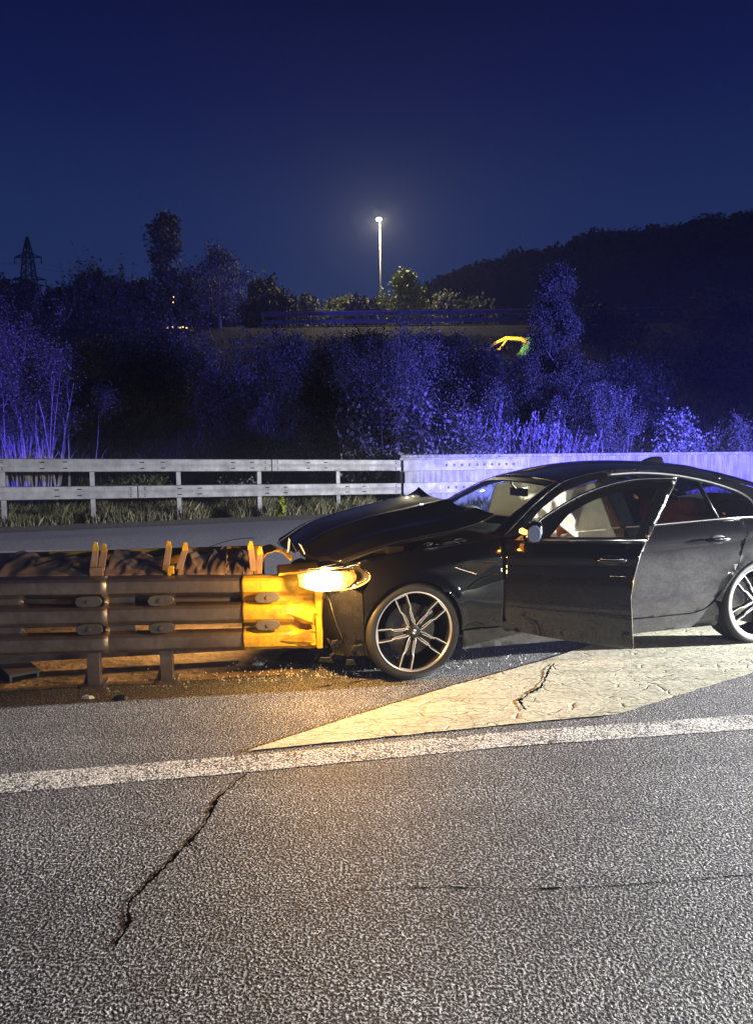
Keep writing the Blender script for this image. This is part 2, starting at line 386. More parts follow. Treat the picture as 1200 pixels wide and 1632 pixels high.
# terrain: near flat part then the bank rising to the elevated road
xs = sorted(set(list(np.linspace(-60, 60, 97))+[-400, -250, -160, -100, -80, 80, 100, 160, 250, 400]))
ys = sorted(set(list(np.linspace(-30, 72, 103))+[-300, -120, -60, 90, 120, 160, 220, 300, 420, 800]))
b = MB(); 
for x in xs:
    for y in ys:
        rough_ = .22*nz(x*.25, y*.25)*sm((y-24)/6)*(1-sm((y-56)/4))
        b.v.append((x, y, tz(x, y)-.02+rough_+(0 if y < 72 else 0)))
ny = len(ys)
for i in range(len(xs)-1):
    for j in range(ny-1):
        a = i*ny+j; b.f.append((a, a+ny, a+ny+1, a+1))
tag(b.build('ground', MT['soil'], None, True), 'dark rough field rising to the elevated road', None, None, 'structure')
def edge_y(x): return 5.62+.155*(x+1)     # far edge of the near carriageway before the gravel island
def strip(name, y0, y1, x0, x1, mat, dz, nu=60, nv=8, label=None, q=False):
    def fn(u, v):
        x = lerp(x0, x1, u); a = y0(x) if callable(y0) else y0; c = y1(x) if callable(y1) else y1
        y = lerp(a, c, v); return (x, y, tz(x, y)+dz)
    return sheet(name, fn, nu, nv, mat, label=label)
def qy(q): return lambda x: (q+RD.y*x)/RD.x
strip('road', -40, lambda x: 7.6+.17*x if x > -6 else 6.6, -60, 60, MT['asphalt'], 0.0, 40, 24, 'coarse grey asphalt carriageway in the foreground')
strip('dirt_island', lambda x: 4.86+.165*(x+2) + .05*nz(x*1.7), lambda x: 8.2+.2*x if x > -8 else 6.6, -20, -.55, MT['dirt'], .006, 60, 8, 'brown dirt patch under the crash barrier')
strip('far_road', lambda x: 8.3+.2*x if x > -8 else 6.7, qy(14.9), -30, 30, MT['asphalt_far'], .012, 60, 10, 'smooth grey ramp carriageway behind the barrier')
strip('gravel_shoulder', qy(14.75), qy(16.2), -30, 30, MT['gravel'], .02, 120, 6, 'pale gravel strip below the guardrail')
def ribbon(name, A, B, mat, dz=.004, n=1, label=None, jitter=0):
    v = []; m = len(A)
    for i in range(m):
        for P in (A[i], B[i]):
            v.append((P[0], P[1], tz(P[0], P[1])+dz))
    f = [(2*i, 2*i+1, 2*i+3, 2*i+2) for i in range(m-1)]
    o = mesh_obj(name, v, f, mat); return tag(o, label, None, None, 'structure')
def linepts(tab, xs_): return [(x, sinterp(x, tab)) for x in xs_]
LX = list(np.linspace(-8, 12, 240))
lf = [(-8, 2.24), (-1.835, 3.479), (-.654, 3.681), (.676, 3.95), (2.159, 4.185), (12, 5.75)]
ln = [(-8, 2.03), (-1.722, 3.272), (-.624, 3.477), (.64, 3.745), (2.04, 3.955), (12, 5.52)]
ribbon('lane_line', [(x, interp(x, ln)+.010*nz(x*14, 3)) for x in LX], [(x, interp(x, lf)+.010*nz(x*14, 9)) for x in LX], MT['line_paint'], .004, label='solid white edge line worn through to the asphalt')
ribbon('lane_line', [(x, 11.15+.14*(x+1.5)) for x in np.linspace(-14, 8, 40)], [(x, 11.33+.14*(x+1.5)) for x in np.linspace(-14, 8, 40)], MT['far_line'], .018, label='thin white line along the ramp behind the barrier')
# chevron area of thick paint with torn edges
up = [(-.68, 3.729), (-.161, 4.213), (.391, 4.70), (1.182, 5.34), (1.454, 5.579), (2.176, 6.25), (3.2, 7.1), (4.6, 8.3)]
lo = [(-.68, 3.725), (.0, 3.885), (.329, 3.965), (1.063, 4.14), (1.382, 4.20), (1.71, 4.424), (2.556, 4.985), (4.6, 6.35)]
XS = [float(x) for x in np.linspace(-.68, 4.6, 150)]
v = []; f = []
for i, x in enumerate(XS):
    a = interp(x, lo)+.012*nz(x*9, 1); c = interp(x, up)+.012*nz(x*9, 5)
    c = max(c, a+.002)
    for j in range(13):
        y = lerp(a, c, j/12); ed = 0 if j in (0, 12) else 1
        v.append((x, y, .009+ed*.003*nz(x*5, y*5)))
    if i:
        for j in range(12):
            o_ = (i-1)*13+j; f.append((o_, o_+13, o_+14, o_+1))
n0 = len(v)
mesh_obj('road_marking', v, f, MT['thick_paint'], None, True)
tag(bpy.data.objects['road_marking'], 'wide cream hatched area of thick cracked paint tapering to a point', None, None, 'structure')
def crack(pts, wid, name, label, dz=.0018, seed=0, sub=9):
    P = []
    for (a, c) in zip(pts, pts[1:]):
        for k in range(sub): P.append((lerp(a[0], c[0], k/sub), lerp(a[1], c[1], k/sub)))
    P.append(pts[-1]); A = []; B = []
    for i, p in enumerate(P):
        q = P[min(i+1, len(P)-1)]; r = P[max(i-1, 0)]; d = Vector((q[0]-r[0], q[1]-r[1])).normalized(); nn = Vector((-d.y, d.x))
        off = .012*nz(i*.55, seed)+.006*nz(i*1.7, seed+3); w_ = wid*(.35+1.0*abs(nz(i*.33, seed+7))*1.8)*(1 if 0 < i < len(P)-1 else .1)
        c0 = Vector(p)+nn*off; A.append(c0-nn*w_*.5); B.append(c0+nn*w_*.5)
    ribbon(name, A, B, MT['crack'], dz, label=label)
crack([(-.64, 3.47), (-.727, 3.192), (-.723, 2.992), (-.757, 2.816), (-.799, 2.659), (-.832, 2.537), (-.862, 2.425), (-.822, 2.305), (-.83, 2.2)], .016, 'road_crack', 'long dark crack running down the asphalt from the white line', seed=1)
crack([(-.757, 2.816), (-.70, 2.76), (-.66, 2.66)], .007, 'road_crack', 'short side branch off the long dark crack', seed=6, sub=6)
crack([(1.279, 5.274), (1.20, 5.12), (1.161, 4.998), (1.056, 4.722), (.961, 4.597), (.86, 4.45), (.87, 4.28)], .022, 'road_crack', 'wide jagged crack across the cream paint', .0135, seed=2)
crack([(-.125, 2.484), (.204, 2.496), (.531, 2.478), (.864, 2.494), (1.333, 2.55), (1.7, 2.62)], .006, 'road_crack', 'faint sideways crack in the foreground asphalt', seed=4)

# ------------------------------------------------------------------ vegetation
def tri_cloud(name, P, S, mat, parent, elong=1.6, up=0.0, seed=0, dirs=None):
    P = np.asarray(P, dtype=np.float64); n = len(P); r = np.random.default_rng(seed+11)
    a = r.normal(size=(n, 3)) if dirs is None else np.asarray(dirs)+r.normal(size=(n, 3))*.15
    a[:, 2] += up; a /= np.linalg.norm(a, axis=1)[:, None]
    c = r.normal(size=(n, 3)); bb = np.cross(a, c); bb /= np.linalg.norm(bb, axis=1)[:, None]+1e-9
    s = np.asarray(S)*np.ones(n); s = s*(.6+.8*r.random(n)); s = s[:, None]
    V = np.stack([P-a*s*elong/2, P+bb*s*.5, P+a*s*elong/2, P-bb*s*.5], axis=1).reshape(-1, 3)
    me = bpy.data.meshes.new(name); me.vertices.add(4*n); me.vertices.foreach_set('co', V.ravel())
    me.loops.add(4*n); me.loops.foreach_set('vertex_index', np.arange(4*n, dtype=np.int32))
    me.polygons.add(n); me.polygons.foreach_set('loop_start', np.arange(0, 4*n, 4, dtype=np.int32)); me.polygons.foreach_set('loop_total', np.full(n, 4, dtype=np.int32))
    at = me.attributes.new('leafid', 'FLOAT', 'FACE'); at.data.foreach_set('value', r.random(n).astype(np.float32))
    me.materials.append(mat); me.update(calc_edges=True); me.validate()
    return link(bpy.data.objects.new(name, me), parent)
def grow(rnd, p, d, length, rad, depth, mb, anchors, spread=.5, nseg=4, kids=3, curve=.12, up=.05, sides=5, kl=(.45, .7)):
    pts = [Vector(p)]; rr = [rad]; d = Vector(d).normalized()
    for i in range(nseg):
        d = (d+Vector((rnd.gauss(0, curve), rnd.gauss(0, curve), rnd.gauss(0, curve)+up))).normalized()
        pts.append(pts[-1]+d*length/nseg); rr.append(rad*(1-.75*(i+1)/nseg)+.001)
    mb.tube(pts, rr, sides if depth > 0 else 3, False)
    if depth == 0:
        anchors += pts[1:]; return
    for k in range(kids):
        t = rnd.uniform(.3, 1.0); i = min(int(t*nseg), nseg-1); q = pts[i].lerp(pts[i+1], t*nseg-i)
        ax = Vector((rnd.gauss(0, 1), rnd.gauss(0, 1), rnd.gauss(0, .6))).normalized()
        nd = (d+ax*spread*rnd.uniform(.7, 1.5)).normalized()
        grow(rnd, q, nd, length*rnd.uniform(*kl), rr[i]*.6, depth-1, mb, anchors, spread, max(2, nseg-1), kids, curve*1.2, up, sides, kl)
    if depth <= 1: anchors += pts[-2:]
def scatter(anchors, n, sig, r, lo=None):
    A = np.array([tuple(a) for a in anchors]); idx = r.integers(0, len(A), n)
    P = A[idx]+r.normal(size=(n, 3))*sig
    if lo is not None: P = P[P[:, 2] > lo]
    return P
def tree(name, label, x, y, h, wd, nleaf, lsize, leaf, bark, seed, cat='tree', group=None, trunk=.28, dens=1.0, kids=4, depth=2, cone=.75, flame=False):
    rnd = random.Random(seed); r = np.random.default_rng(seed); z0 = tz(x, y)-.1
    t = thing(name, label, cat, (x, y, z0), 0, group)
    mb = MB(); an = []
    lean = Vector((rnd.gauss(0, .04), rnd.gauss(0, .04), 1))
    tp = [Vector((0, 0, 0))]; n = 9
    for i in range(n): tp.append(tp[-1]+(lean+Vector((rnd.gauss(0, .06), rnd.gauss(0, .06), 0))).normalized()*h*.92/n)
    R = h*.022; mb.tube(tp, [R*(1-.9*i/n)+.01 for i in range(n+1)], 7, False)
    tr = mb.build('trunk', bark, t, True)
    mb2 = MB(); nl = int(14*dens)+6
    for k in range(nl):
        u = trunk+(1-trunk)*(k+.5*rnd.random())/nl; i = min(int(u*n), n-1); q = tp[i].lerp(tp[i+1], u*n-i)
        a = k*2.4+rnd.gauss(0, .4)
        if flame: env = (1-u)**.55*(.55+.45*min(1, (u-trunk+.15)*4))
        else: env = math.sin(math.pi*min(1, max(.12, (u-trunk)/(1-trunk)*.86+.14)))**.6*(1-.25*u)
        L = wd*.40*env*rnd.uniform(.7, 1.15)
        d = Vector((math.cos(a), math.sin(a), rnd.uniform(.25, .9)+(u-.5)*cone))
        grow(rnd, q, d, L, R*.3*(1-u*.6), depth-1, mb2, an, .6, 4, kids, .14, .06, 4, (.35, .6))
    an += tp[-3:]
    tag(mb2.build('limbs', bark, t, False), kind='stuff')
    # leaves in clumps with gaps between
    cl = [an[rnd.randrange(len(an))] for _ in range(max(8, len(an)//2))]
    P = scatter(cl, nleaf, wd*.035+lsize*.5, r, h*.08)
    tri_cloud('crown', P, lsize, leaf, t, 1.4, 0, seed); return t
def shrub(name, label, x, y, h, wd, nst, nleaf, lsize, leaf, stemm, seed, cat='shrub', group=None, lo=.25, depth=1, kids=4, srad=.012, spread=.45, low=.1):
    rnd = random.Random(seed); r = np.random.default_rng(seed); z0 = tz(x, y)-.05
    t = thing(name, label, cat, (x, y, z0), 0, group); mb = MB(); an = []
    for k in range(nst):
        a = rnd.uniform(0, 2*math.pi); rr = abs(rnd.gauss(0, .45))*wd*.4; L = .86*h*rnd.uniform(.55, 1.02)*(1-.25*min(1, (rr/(wd*.5)))**2)
        bx, by = math.cos(a)*rr, math.sin(a)*rr*.7
        d = Vector((bx/wd*.55+rnd.gauss(0, .06), by/wd*.55+rnd.gauss(0, .06), 1))
        grow(rnd, (bx, by, 0), d, L, srad*rnd.uniform(.7, 1.5), depth, mb, an, spread, 6, kids, .05, .05, 4, (.16, .34))
    tag(mb.build('stems', stemm, t, False), kind='stuff')
    an = [a for a in an if a.z > h*lo] or an
    P = scatter(an, nleaf, wd*.03+lsize, r, low)
    tri_cloud('foliage', P, lsize, leaf, t, 1.5, 0, seed); return t

# row behind the far guardrail
shrub('shrub', 'big many-stemmed shrub lit blue at the left edge behind the guardrail', -9.6, 20.3, 4.8, 5.2, 85, 66000, .034, MT['leaf_mid'], MT['pale_stem'], 21, depth=2, kids=3, srad=.026, lo=.45)
shrub('shrub', 'bare forked shrub rising behind the blue-lit shrub at the left edge', -11.9, 23.5, 6.2, 4.6, 22, 16000, .045, MT['leaf_mid'], MT['bark'], 22, depth=2, kids=4, srad=.03, lo=.4)
shrub('bush', 'broad rounded bush in front of the street lamp, blue on its right flank', .35, 21.8, 4.75, 5.2, 64, 92000, .034, MT['leaf_mid'], MT['bark'], 23, depth=2, kids=4, srad=.02, lo=.1)
shrub('bush', 'dim bush left of the broad rounded bush, barely lit', -1.7, 24.0, 4.8, 4.6, 44, 52000, .038, MT['leaf_mid'], MT['bark_dark'], 24, depth=2, kids=3, srad=.02, lo=.1)
shrub('sapling', 'leafy sapling with shining pale leaves at the foot of the broad bush', .8, 19.35, 3.3, 2.3, 20, 3600, .075, MT['leaf_pale'], MT['pale_stem'], 25, 'sapling', depth=1, kids=5, srad=.010, lo=.2)
shrub('bush', 'low leafy bush with pale leaves just behind the rail end', 2.0, 19.4, 2.4, 2.6, 34, 13000, .048, MT['leaf_pale'], MT['pale_stem'], 26, depth=1, kids=5, srad=.008, lo=.1)
def plume_bush(name, label, x, y, h, wd, n, seed):
    rnd = random.Random(seed); t = thing(name, label, 'shrub', (x, y, tz(x, y)-.05)); mb = MB(); P = []; D = []
    for k in range(n):
        bx = rnd.gauss(0, .33)*wd; by = rnd.gauss(0, .3)*wd*.5; L = h*rnd.uniform(.6, 1.02)*(1-.3*abs(bx/wd)); le = Vector((rnd.gauss(.1, .12)+bx/wd*.25, rnd.gauss(0, .1), 1)).normalized()
        p0 = Vector((bx, by, 0)); pts = [p0+le*L*i/5+Vector((.03*nz(k, i), .03*nz(i, k), 0)) for i in range(6)]
        mb.tube(pts, [.008, .007, .006, .005, .004, .002], 3, False)
        for i in range(70):
            u = rnd.uniform(.25, 1.0); q = p0+le*L*u; a = rnd.uniform(0, 6.28); dd = Vector((math.cos(a)*.45, math.sin(a)*.45, .9)); rad = .055*(1.15-u)
            P.append(q+dd*rnd.uniform(.2, 1)*rad); D.append(dd)
    mb.build('stems', MT['pale_stem'], t); tri_cloud('plumes', [tuple(p) for p in P], .035, MT['plume'], t, 2.6, 0, seed, [tuple(d) for d in D]); return t
plume_bush('feathery_shrub', 'pale feathery upright shrub, tallest plumes beside the leafy bush', 3.0, 20.6, 2.85, 2.3, 130, 27)
plume_bush('feathery_shrub', 'pale feathery upright shrub with separate spikes on the right', 4.6, 21.2, 2.65, 2.5, 130, 28)
tree('tree', 'tall slender tree standing alone in front of the bank, left of the hill', 6.9, 27.5, 7.3, 3.9, 42000, .048, MT['leaf_dark'], MT['bark'], 29, trunk=.06, kids=5, dens=1.4, cone=.8, depth=3, flame=True)
shrub('bush', 'rounded blue-lit bush behind the wall above the car roof', 7.25, 23.6, 3.9, 2.9, 38, 32000, .036, MT['leaf_mid'], MT['pale_stem'], 30, depth=2, kids=3, srad=.012, lo=.15)
shrub('bush', 'small pale-leaved bush peeking over the wall above the roof fin', 9.25, 22.9, 2.75, 2.3, 26, 8500, .062, MT['leaf_pale'], MT['pale_stem'], 31, depth=1, kids=5, srad=.010, lo=.2)
shrub('bush', 'low sparse growth above the wall at the right edge', 12.0, 24.4, 2.2, 2.8, 26, 6500, .06, MT['leaf_mid'], MT['pale_stem'], 32, depth=1, kids=5, srad=.010, lo=.2)
shrub('bush', 'low leafy growth between the feathery shrub and the rounded bush', 5.9, 22.0, 1.9, 2.2, 24, 9000, .045, MT['leaf_mid'], MT['pale_stem'], 33, depth=1, kids=5, srad=.010, lo=.1)
shrub('bush', 'dark bush at the foot of the tall slender tree', 5.7, 26.2, 3.4, 3.2, 30, 26000, .045, MT['leaf_dark'], MT['bark_dark'], 34, depth=2, kids=3, srad=.014, lo=.1)
shrub('bush', 'thin low weeds on the mound left of the rail end', -3.3, 19.3, .75, 2.6, 26, 2600, .045, MT['leaf_pale'], MT['pale_stem'], 35, depth=1, kids=4, srad=.006, lo=.1)
shrub('bush', 'low dim scrub right of the big left shrub', -6.4, 20.9, .95, 2.6, 26, 3800, .05, MT['leaf_mid'], MT['pale_stem'], 36, depth=1, kids=4, srad=.006, lo=.1)
shrub('bush', 'unlit scrub in the middle of the dark field', -5.8, 31, 2.4, 5.5, 26, 9000, .09, MT['leaf_dark'], MT['bark_dark'], 37, depth=2, kids=3, srad=.012, lo=.1)
shrub('bush', 'dark scrub below the parked machine', 5.4, 40, 1.6, 6, 30, 9000, .09, MT['leaf_dark'], MT['bark_dark'], 38, depth=2, kids=3, srad=.02, lo=.1)
mid = [(-9.6, 34, 3.6, 7.5, 'dark thicket on the bank above the big left shrub'), (-13.5, 42, 2.0, 9, 'dark thicket higher up the bank on the far left'), (-4.2, 36, 3.0, 6.5, 'dark thicket in the middle of the bank left of the broad bush'),
       (2.6, 33, 2.7, 6.5, 'dark thicket on the bank right of the broad bush'), (-1.0, 44, 1.7, 8, 'dark thicket below the elevated road left of the lamp pole'), (3.6, 47, 1.1, 7, 'dark thicket below the elevated road right of the lamp pole'),
       (11.2, 33, 2.2, 6, 'low blue-tinted thicket on the bank right of the slender tree'), (16.5, 37, 2.4, 7.5, 'low blue-tinted thicket on the bank toward the right edge'), (14.0, 47, 2.6, 9, 'low thicket high on the bank below the right end of the road rail'), (22, 48, 3.2, 9, 'low thicket high on the bank beyond the right edge')]
for i, (x, y, h, wd_, lab) in enumerate(mid):
    shrub('thicket', lab, x, y, h*1.1, wd_, 46, 15000, .075, MT['leaf_dark'], MT['bark_dark'], 140+i, 'thicket', depth=2, kids=3, srad=.014, lo=.1)
# trees on the bank top
tree('tree', 'tall dark tree standing clear of the skyline on the left', -16.4, 60.5, 9.4, 6.0, 5200, .21, MT['leaf_dark'], MT['bark_dark'], 41, trunk=.06, dens=1.3, kids=4, cone=.7, flame=True)
tree('tree', 'finely branched tree with thin foliage right of the tall dark tree', -12.3, 60, 5.9, 7.0, 5000, .14, MT['leaf_mid'], MT['bark'], 42, trunk=.08, kids=5, dens=1.5)
tree('tree', 'lit yellow-green tree beside the street lamp', 2.4, 66.3, 5.9, 4.6, 4200, .19, MT['leaf_green'], MT['bark'], 43, trunk=.14, kids=5, dens=1.5)
tree('tree', 'dimly lit sparse tree right of the yellow-green tree', 6.6, 70.5, 4.9, 4.6, 3600, .17, MT['leaf_mid'], MT['bark'], 44, trunk=.12, kids=4)
dk = [(-29.5, 61, 3.3, 7, 'dark tree beneath the pylon'), (-26.3, 63, 3.4, 5, 'dark rounded tree right of the pylon'), (-22.6, 61, 3.7, 6.5, 'black bushy tree left of the tall dark tree'),
      (-19.4, 63, 3.9, 5.5, 'black tree tucked against the tall dark tree'), (-9.2, 66, 4.6, 5.4, 'dark domed tree between the thin tree and the lamp'), (-5.9, 70, 4.6, 3.2, 'small dark tree with a thin top right of the domed tree'),
      (-3.0, 76, 5.0, 7.0, 'dark broad tree left of the street lamp'), (.2, 80, 5.4, 4.2, 'dark tree rising directly behind the lamp pole'), (4.4, 82, 4.9, 6.0, 'dark tree behind the yellow-green tree'),
      (-1.0, 66.5, 3.0, 4.6, 'low dim tree at the foot of the lamp pole'), (9.8, 76, 4.4, 6.5, 'dark tree at the left foot of the hill'), (-14.8, 64, 4.2, 6, 'dark low tree behind the tall dark tree')]
for i, (x, y, h, wd, lab) in enumerate(dk):
    tree('tree', lab, x, y, h, wd, 6500, .24, MT['leaf_dark'], MT['bark_dark'], 60+i, trunk=.08, kids=4, group='dark trees along the bank top', dens=1.4)
for i, (x, wd_, lab) in enumerate([(-31.5, 7, 'low black hedge clump at the far left of the bank top'), (-26, 7, 'low black hedge clump under the bare tree tops'), (-20.2, 7, 'low black hedge clump under the tall dark tree'), (-14.2, 7, 'low black hedge clump under the finely branched tree'), (-8.6, 6.5, 'low black hedge clump under the domed tree')]):
    shrub('bush', lab, x, 63.5, 3.0, wd_, 30, 7000, .22, MT['leaf_dark'], MT['bark_dark'], 90+i, depth=1, kids=4, srad=.03, lo=.02, low=.0)
# bare upright poplar-like shoots left
rnd = random.Random(5)
for k, (x, h) in enumerate([(-24.0, 4.6), (-22.6, 4.9), (-20.6, 4.3)]):
    t = thing('bare_tree', ['bare spiky tree top furthest left on the skyline', 'bare spiky tree top in the middle of three on the left skyline', 'bare spiky tree top nearest the tall dark tree'][k], 'tree', (x, 62, tz(x, 62)-.1), 0, 'bare tree tops on the left skyline')
    mb = MB(); an = []
    for j in range(9): grow(rnd, (rnd.gauss(0, .25), 0, 0), (rnd.gauss(0, .07), rnd.gauss(0, .07), 1), h*rnd.uniform(.7, 1), .05, 1, mb, an, .25, 5, 5, .05, .08, 4)
    mb.build('branches', MT['bark_dark'], t); tri_cloud('leaves', scatter(an, 700, .1, np.random.default_rng(k)), .12, MT['leaf_dark'], t, 1.5, 0, k)

dl = thing('distant_lights', 'row of tiny warm lights glinting through the trees on the left bank', 'lights', (-15.0, 57.4, 11.75))
for k, (dx, dz, w_) in enumerate([(-.9, 0, .16), (-.45, .04, .08), (0, .0, .22), (.32, .03, .10), (.6, -.03, .13), (-.35, 1.9, .07), (-.30, 2.3, .06)]):
    b = MB(); b.box((dx, 0, dz), (dx+w_, .05, dz+.09)); b.build('light', MT['farlight'], dl)
# hill with woodland
ridge = [(-60, 12), (-20, 30), (0, 50), (12, 62), (21, 69.5), (32, 74), (41, 77), (52, 80), (61, 82), (76, 84), (83, 88.3), (100, 89), (121, 92), (150, 95.8), (200, 100), (280, 96), (380, 80)]
b = MB()
def hillz(x, v): return lerp(4, sinterp(x, ridge)-5.0, math.sin(min(1, v*1.15)*math.pi/2) if v < .87 else 1)
def hill_fn(u, v):
    x = lerp(-60, 380, u); return (x, 190+v*130, hillz(x, v)+1.0*nz(x*.1, v*9))
b.grid(hill_fn, 140, 30); tag(b.build('hill', MT['wood_leaf'], None, True), 'dark wooded hill filling the right skyline', None, None, 'structure')
P = []; r = np.random.default_rng(3)
for k in range(1500):
    x = r.uniform(-55, 260); v_ = 1-abs(r.normal(0, .3)) if k % 3 else r.uniform(.8, 1.0)
    if v_ < .1: continue
    cz = hillz(x, v_); R_ = r.uniform(2.2, 4.6); n_ = 90
    dv = r.normal(size=(n_, 3)); dv /= np.linalg.norm(dv, axis=1)[:, None]; dv[:, 2] *= 1.1
    P.append(np.array([x, 190+v_*130, cz+R_*.55])+dv*R_*r.uniform(.6, 1.05, size=(n_, 1)))
P = np.concatenate(P); o = tri_cloud('woodland', P, 1.1, MT['wood_leaf'], None, 1.2, 0, 3)
tag(o, 'dense woodland covering the dark hill', 'woodland', None, 'stuff')

# grass along the rail and on the bank
def grass(name, label, n, area, hh, mat, seed, wid=.010):
    r = np.random.default_rng(seed); P = []; S = []
    pts = area(r, n)
    z = np.array([tz(a, c) for a, c in pts]); cl = np.array([nz(a*1.3, c*1.3, seed) for a, c in pts])
    keep = cl > -.25; pts = pts[keep]; z = z[keep]; cl = cl[keep]; n = len(pts)
    h = hh*(.35+.9*r.random(n))*(1+1.1*cl); le = r.normal(size=(n, 2))*.35*h[:, None]; a = r.uniform(0, 6.28, n); w2 = wid*(.5+r.random(n))
    B = np.stack([pts[:, 0], pts[:, 1], z], 1); dx = np.stack([np.cos(a)*w2, np.sin(a)*w2, np.zeros(n)], 1)
    T = B+np.stack([le[:, 0], le[:, 1], h], 1); Mid = B+np.stack([le[:, 0]*.3, le[:, 1]*.3, h*.55], 1)
    V = np.stack([B-dx, B+dx, Mid+dx*.7, T, Mid-dx*.7], 1).reshape(-1, 3)
    me = bpy.data.meshes.new(name); me.vertices.add(5*n); me.vertices.foreach_set('co', V.ravel()); me.loops.add(5*n)
    me.loops.foreach_set('vertex_index', np.arange(5*n, dtype=np.int32)); me.polygons.add(n)
    me.polygons.foreach_set('loop_start', np.arange(0, 5*n, 5, dtype=np.int32)); me.polygons.foreach_set('loop_total', np.full(n, 5, dtype=np.int32))
    at = me.attributes.new('leafid', 'FLOAT', 'FACE'); at.data.foreach_set('value', r.random(n).astype(np.float32))
    me.materials.append(mat); me.update(calc_edges=True); o = link(bpy.data.objects.new(name, me)); return tag(o, label, 'grass', None, 'stuff')
def alongrail(q0, q1, s0, s1):
    def fn(r, n):
        s = r.uniform(s0, s1, n); q = q0+(q1-q0)*r.random(n)**1.2
        return np.stack([s*RD.x+q*RN.x, s*RD.y+q*RN.y], 1)
    return fn
grass('grass', 'tufted green and dry grass under the far guardrail', 46000, alongrail(16.0, 19.5, -8, 12), .24, MT['dry_grass'], 1, .008)
grass('field_grass', 'rough grass on the dark field and the bank', 90000, lambda r, n: np.stack([r.uniform(-22, 30, n), 19+35*r.random(n)**1.4], 1), .26, MT['leaf_dark'], 2, .016)
# green weed at a post foot and small litter
t = thing('weed', 'single upright green weed growing in front of the rail', 'plant', (-2.05, 15.9, tz(-2.05, 15.9)))
mb = MB(); mb.tube([(0, 0, 0), (.01, 0, .2), (0, .01, .45)], [.006, .005, .002], 5); mb.build('stem', MT['leaf_green'], t)
P = [(random.gauss(0, .05)*(1.2-k/160), random.gauss(0, .05), .08+.4*k/160) for k in range(160)]
tri_cloud('leaves', P, .05, MT['leaf_green'], t, 1.8, .3, 5)

# ------------------------------------------------------------------ far guardrail + wall
P0 = Vector((-7.38, 14.45))
def rp(s, off=0, z=0): return Vector((P0.x+RD.x*s+RN.x*off, P0.y+RD.y*s+RN.y*off, z))
ft = thing('guardrail', 'pale two-beam steel guardrail across the ramp, left of the concrete wall', 'guardrail', rp(0, 0, .2), RA)
def gtop(s): return lerp(1.62, 1.50, (s)/8.6)
for (z0, seams) in ((0, [-6.4, -.05, 5.46, 8.63]), (-.555, [-3.6, 2.6, 8.63])):
    for a, c in zip(seams, seams[1:]):
        b = MB(); zt, zt2 = gtop(a)+z0-.2, gtop(c)+z0-.2; L0, L1 = a+.012, c-.012
        prof = [(0, 0), (-.05, -.012), (-.05, -.10), (-.036, -.135), (-.05, -.17), (-.05, -.258), (0, -.27), (.015, -.27), (.015, 0)]
        n = len(prof)
        v = [(L0, y, zt+z) for y, z in prof]+[(L1, y, zt2+z) for y, z in prof]
        b.add(v, [tuple(range(n)), tuple(range(n, 2*n))[::-1]]+[(i, n+i, n+(i+1) % n, (i+1) % n) for i in range(n)])
        bm = b.build('beam', MT['rail'], ft)
        # bolts at the splices and pairs of slots along the beam
        bb = MB(); sl = MB()
        for e_, sg in ((a, 1), (c, -1)):
            for row in (-.045, -.085, -.185, -.225):
                s_ = e_+sg*.14; zz = gtop(s_)+z0-.2+row; bb.box((s_-.014, -.062, zz-.012), (s_+.014, -.0505, zz+.012))
        s_ = a+.85
        while s_ < c-.5:
            for ds in (0, .42):
                zz = gtop(s_)+z0-.2
                for row in (-.075, -.20): sl.box((s_+ds-.045, -.0525, zz+row-.010), (s_+ds+.045, -.0502, zz+row+.010))
            s_ += 1.9
        tag(bb.build('bolt', MT['dark_rail'], bm), kind='stuff'); tag(sl.build('slot', MT['void'], bm), kind='stuff')
for i, s_ in enumerate([-5.0, -3.3, -1.62, .08, 1.72, 3.44, 5.19, 7.05]):
    b = MB(); zt = gtop(s_)-.2
    b.box((s_-.045, .02, -.15), (s_+.045, .03, zt-.02)); b.box((s_-.045, .03, -.15), (s_-.038, .11, zt-.02)); b.box((s_+.038, .03, -.15), (s_+.045, .11, zt-.02))
    b.build('post', MT['rail'], ft)
wt = thing('concrete_wall', 'grey streaked concrete parapet wall behind the car', 'wall', rp(8.66, 0, .1), RA)
for k in range(7):
    a = k*6.0; b = MB(); c = a+5.99
    prof = [(.30, -.3), (-.02, -.3), (-.02, .12), (.06, .30), (.10, 1.44), (.34, 1.44), (.40, .3)]
    n = len(prof); v = [(a, y, z) for y, z in prof]+[(c, y, z) for y, z in prof]
    b.add(v, [tuple(range(n)), tuple(range(n, 2*n))[::-1]]+[(i, n+i, n+(i+1) % n, (i+1) % n) for i in range(n)]); b.build('wall_panel', MT['concrete'], wt)
    b = MB(); b.box((a, .05, 1.443), (c, .40, 1.515)); b.build('coping', MT['concrete'], wt, bevel=.01)
# beams bolted on the wall face, their end piece
bt = thing('wall_rail', 'steel beams with a row of bolts fixed on the wall face', 'guardrail', rp(8.70, 0, .1), RA)
for z0 in (1.12, .57):
    b = MB(); b.box((-.02, -.06, z0), (3.35 if z0 > 1 else 2.4, .02 if z0 < 1 else .05, z0+.27)); bm = b.build('beam', MT['rail'], bt, bevel=.012)
    for k in range(10 if z0 > 1 else 7):
        c = MB(); x = (1.15 if z0 > 1 else 1.2)+k*.215; c.tube([(x, -.0615, z0+.135), (x, -.080, z0+.135)], [.036, .028], 8); c.build('bolt', MT['dark_rail'], bm)
b = MB(); b.box((.02, -.05, .0), (.20, .05, 1.11)); b.build('end_post', MT['concrete'], bt, bevel=.01)

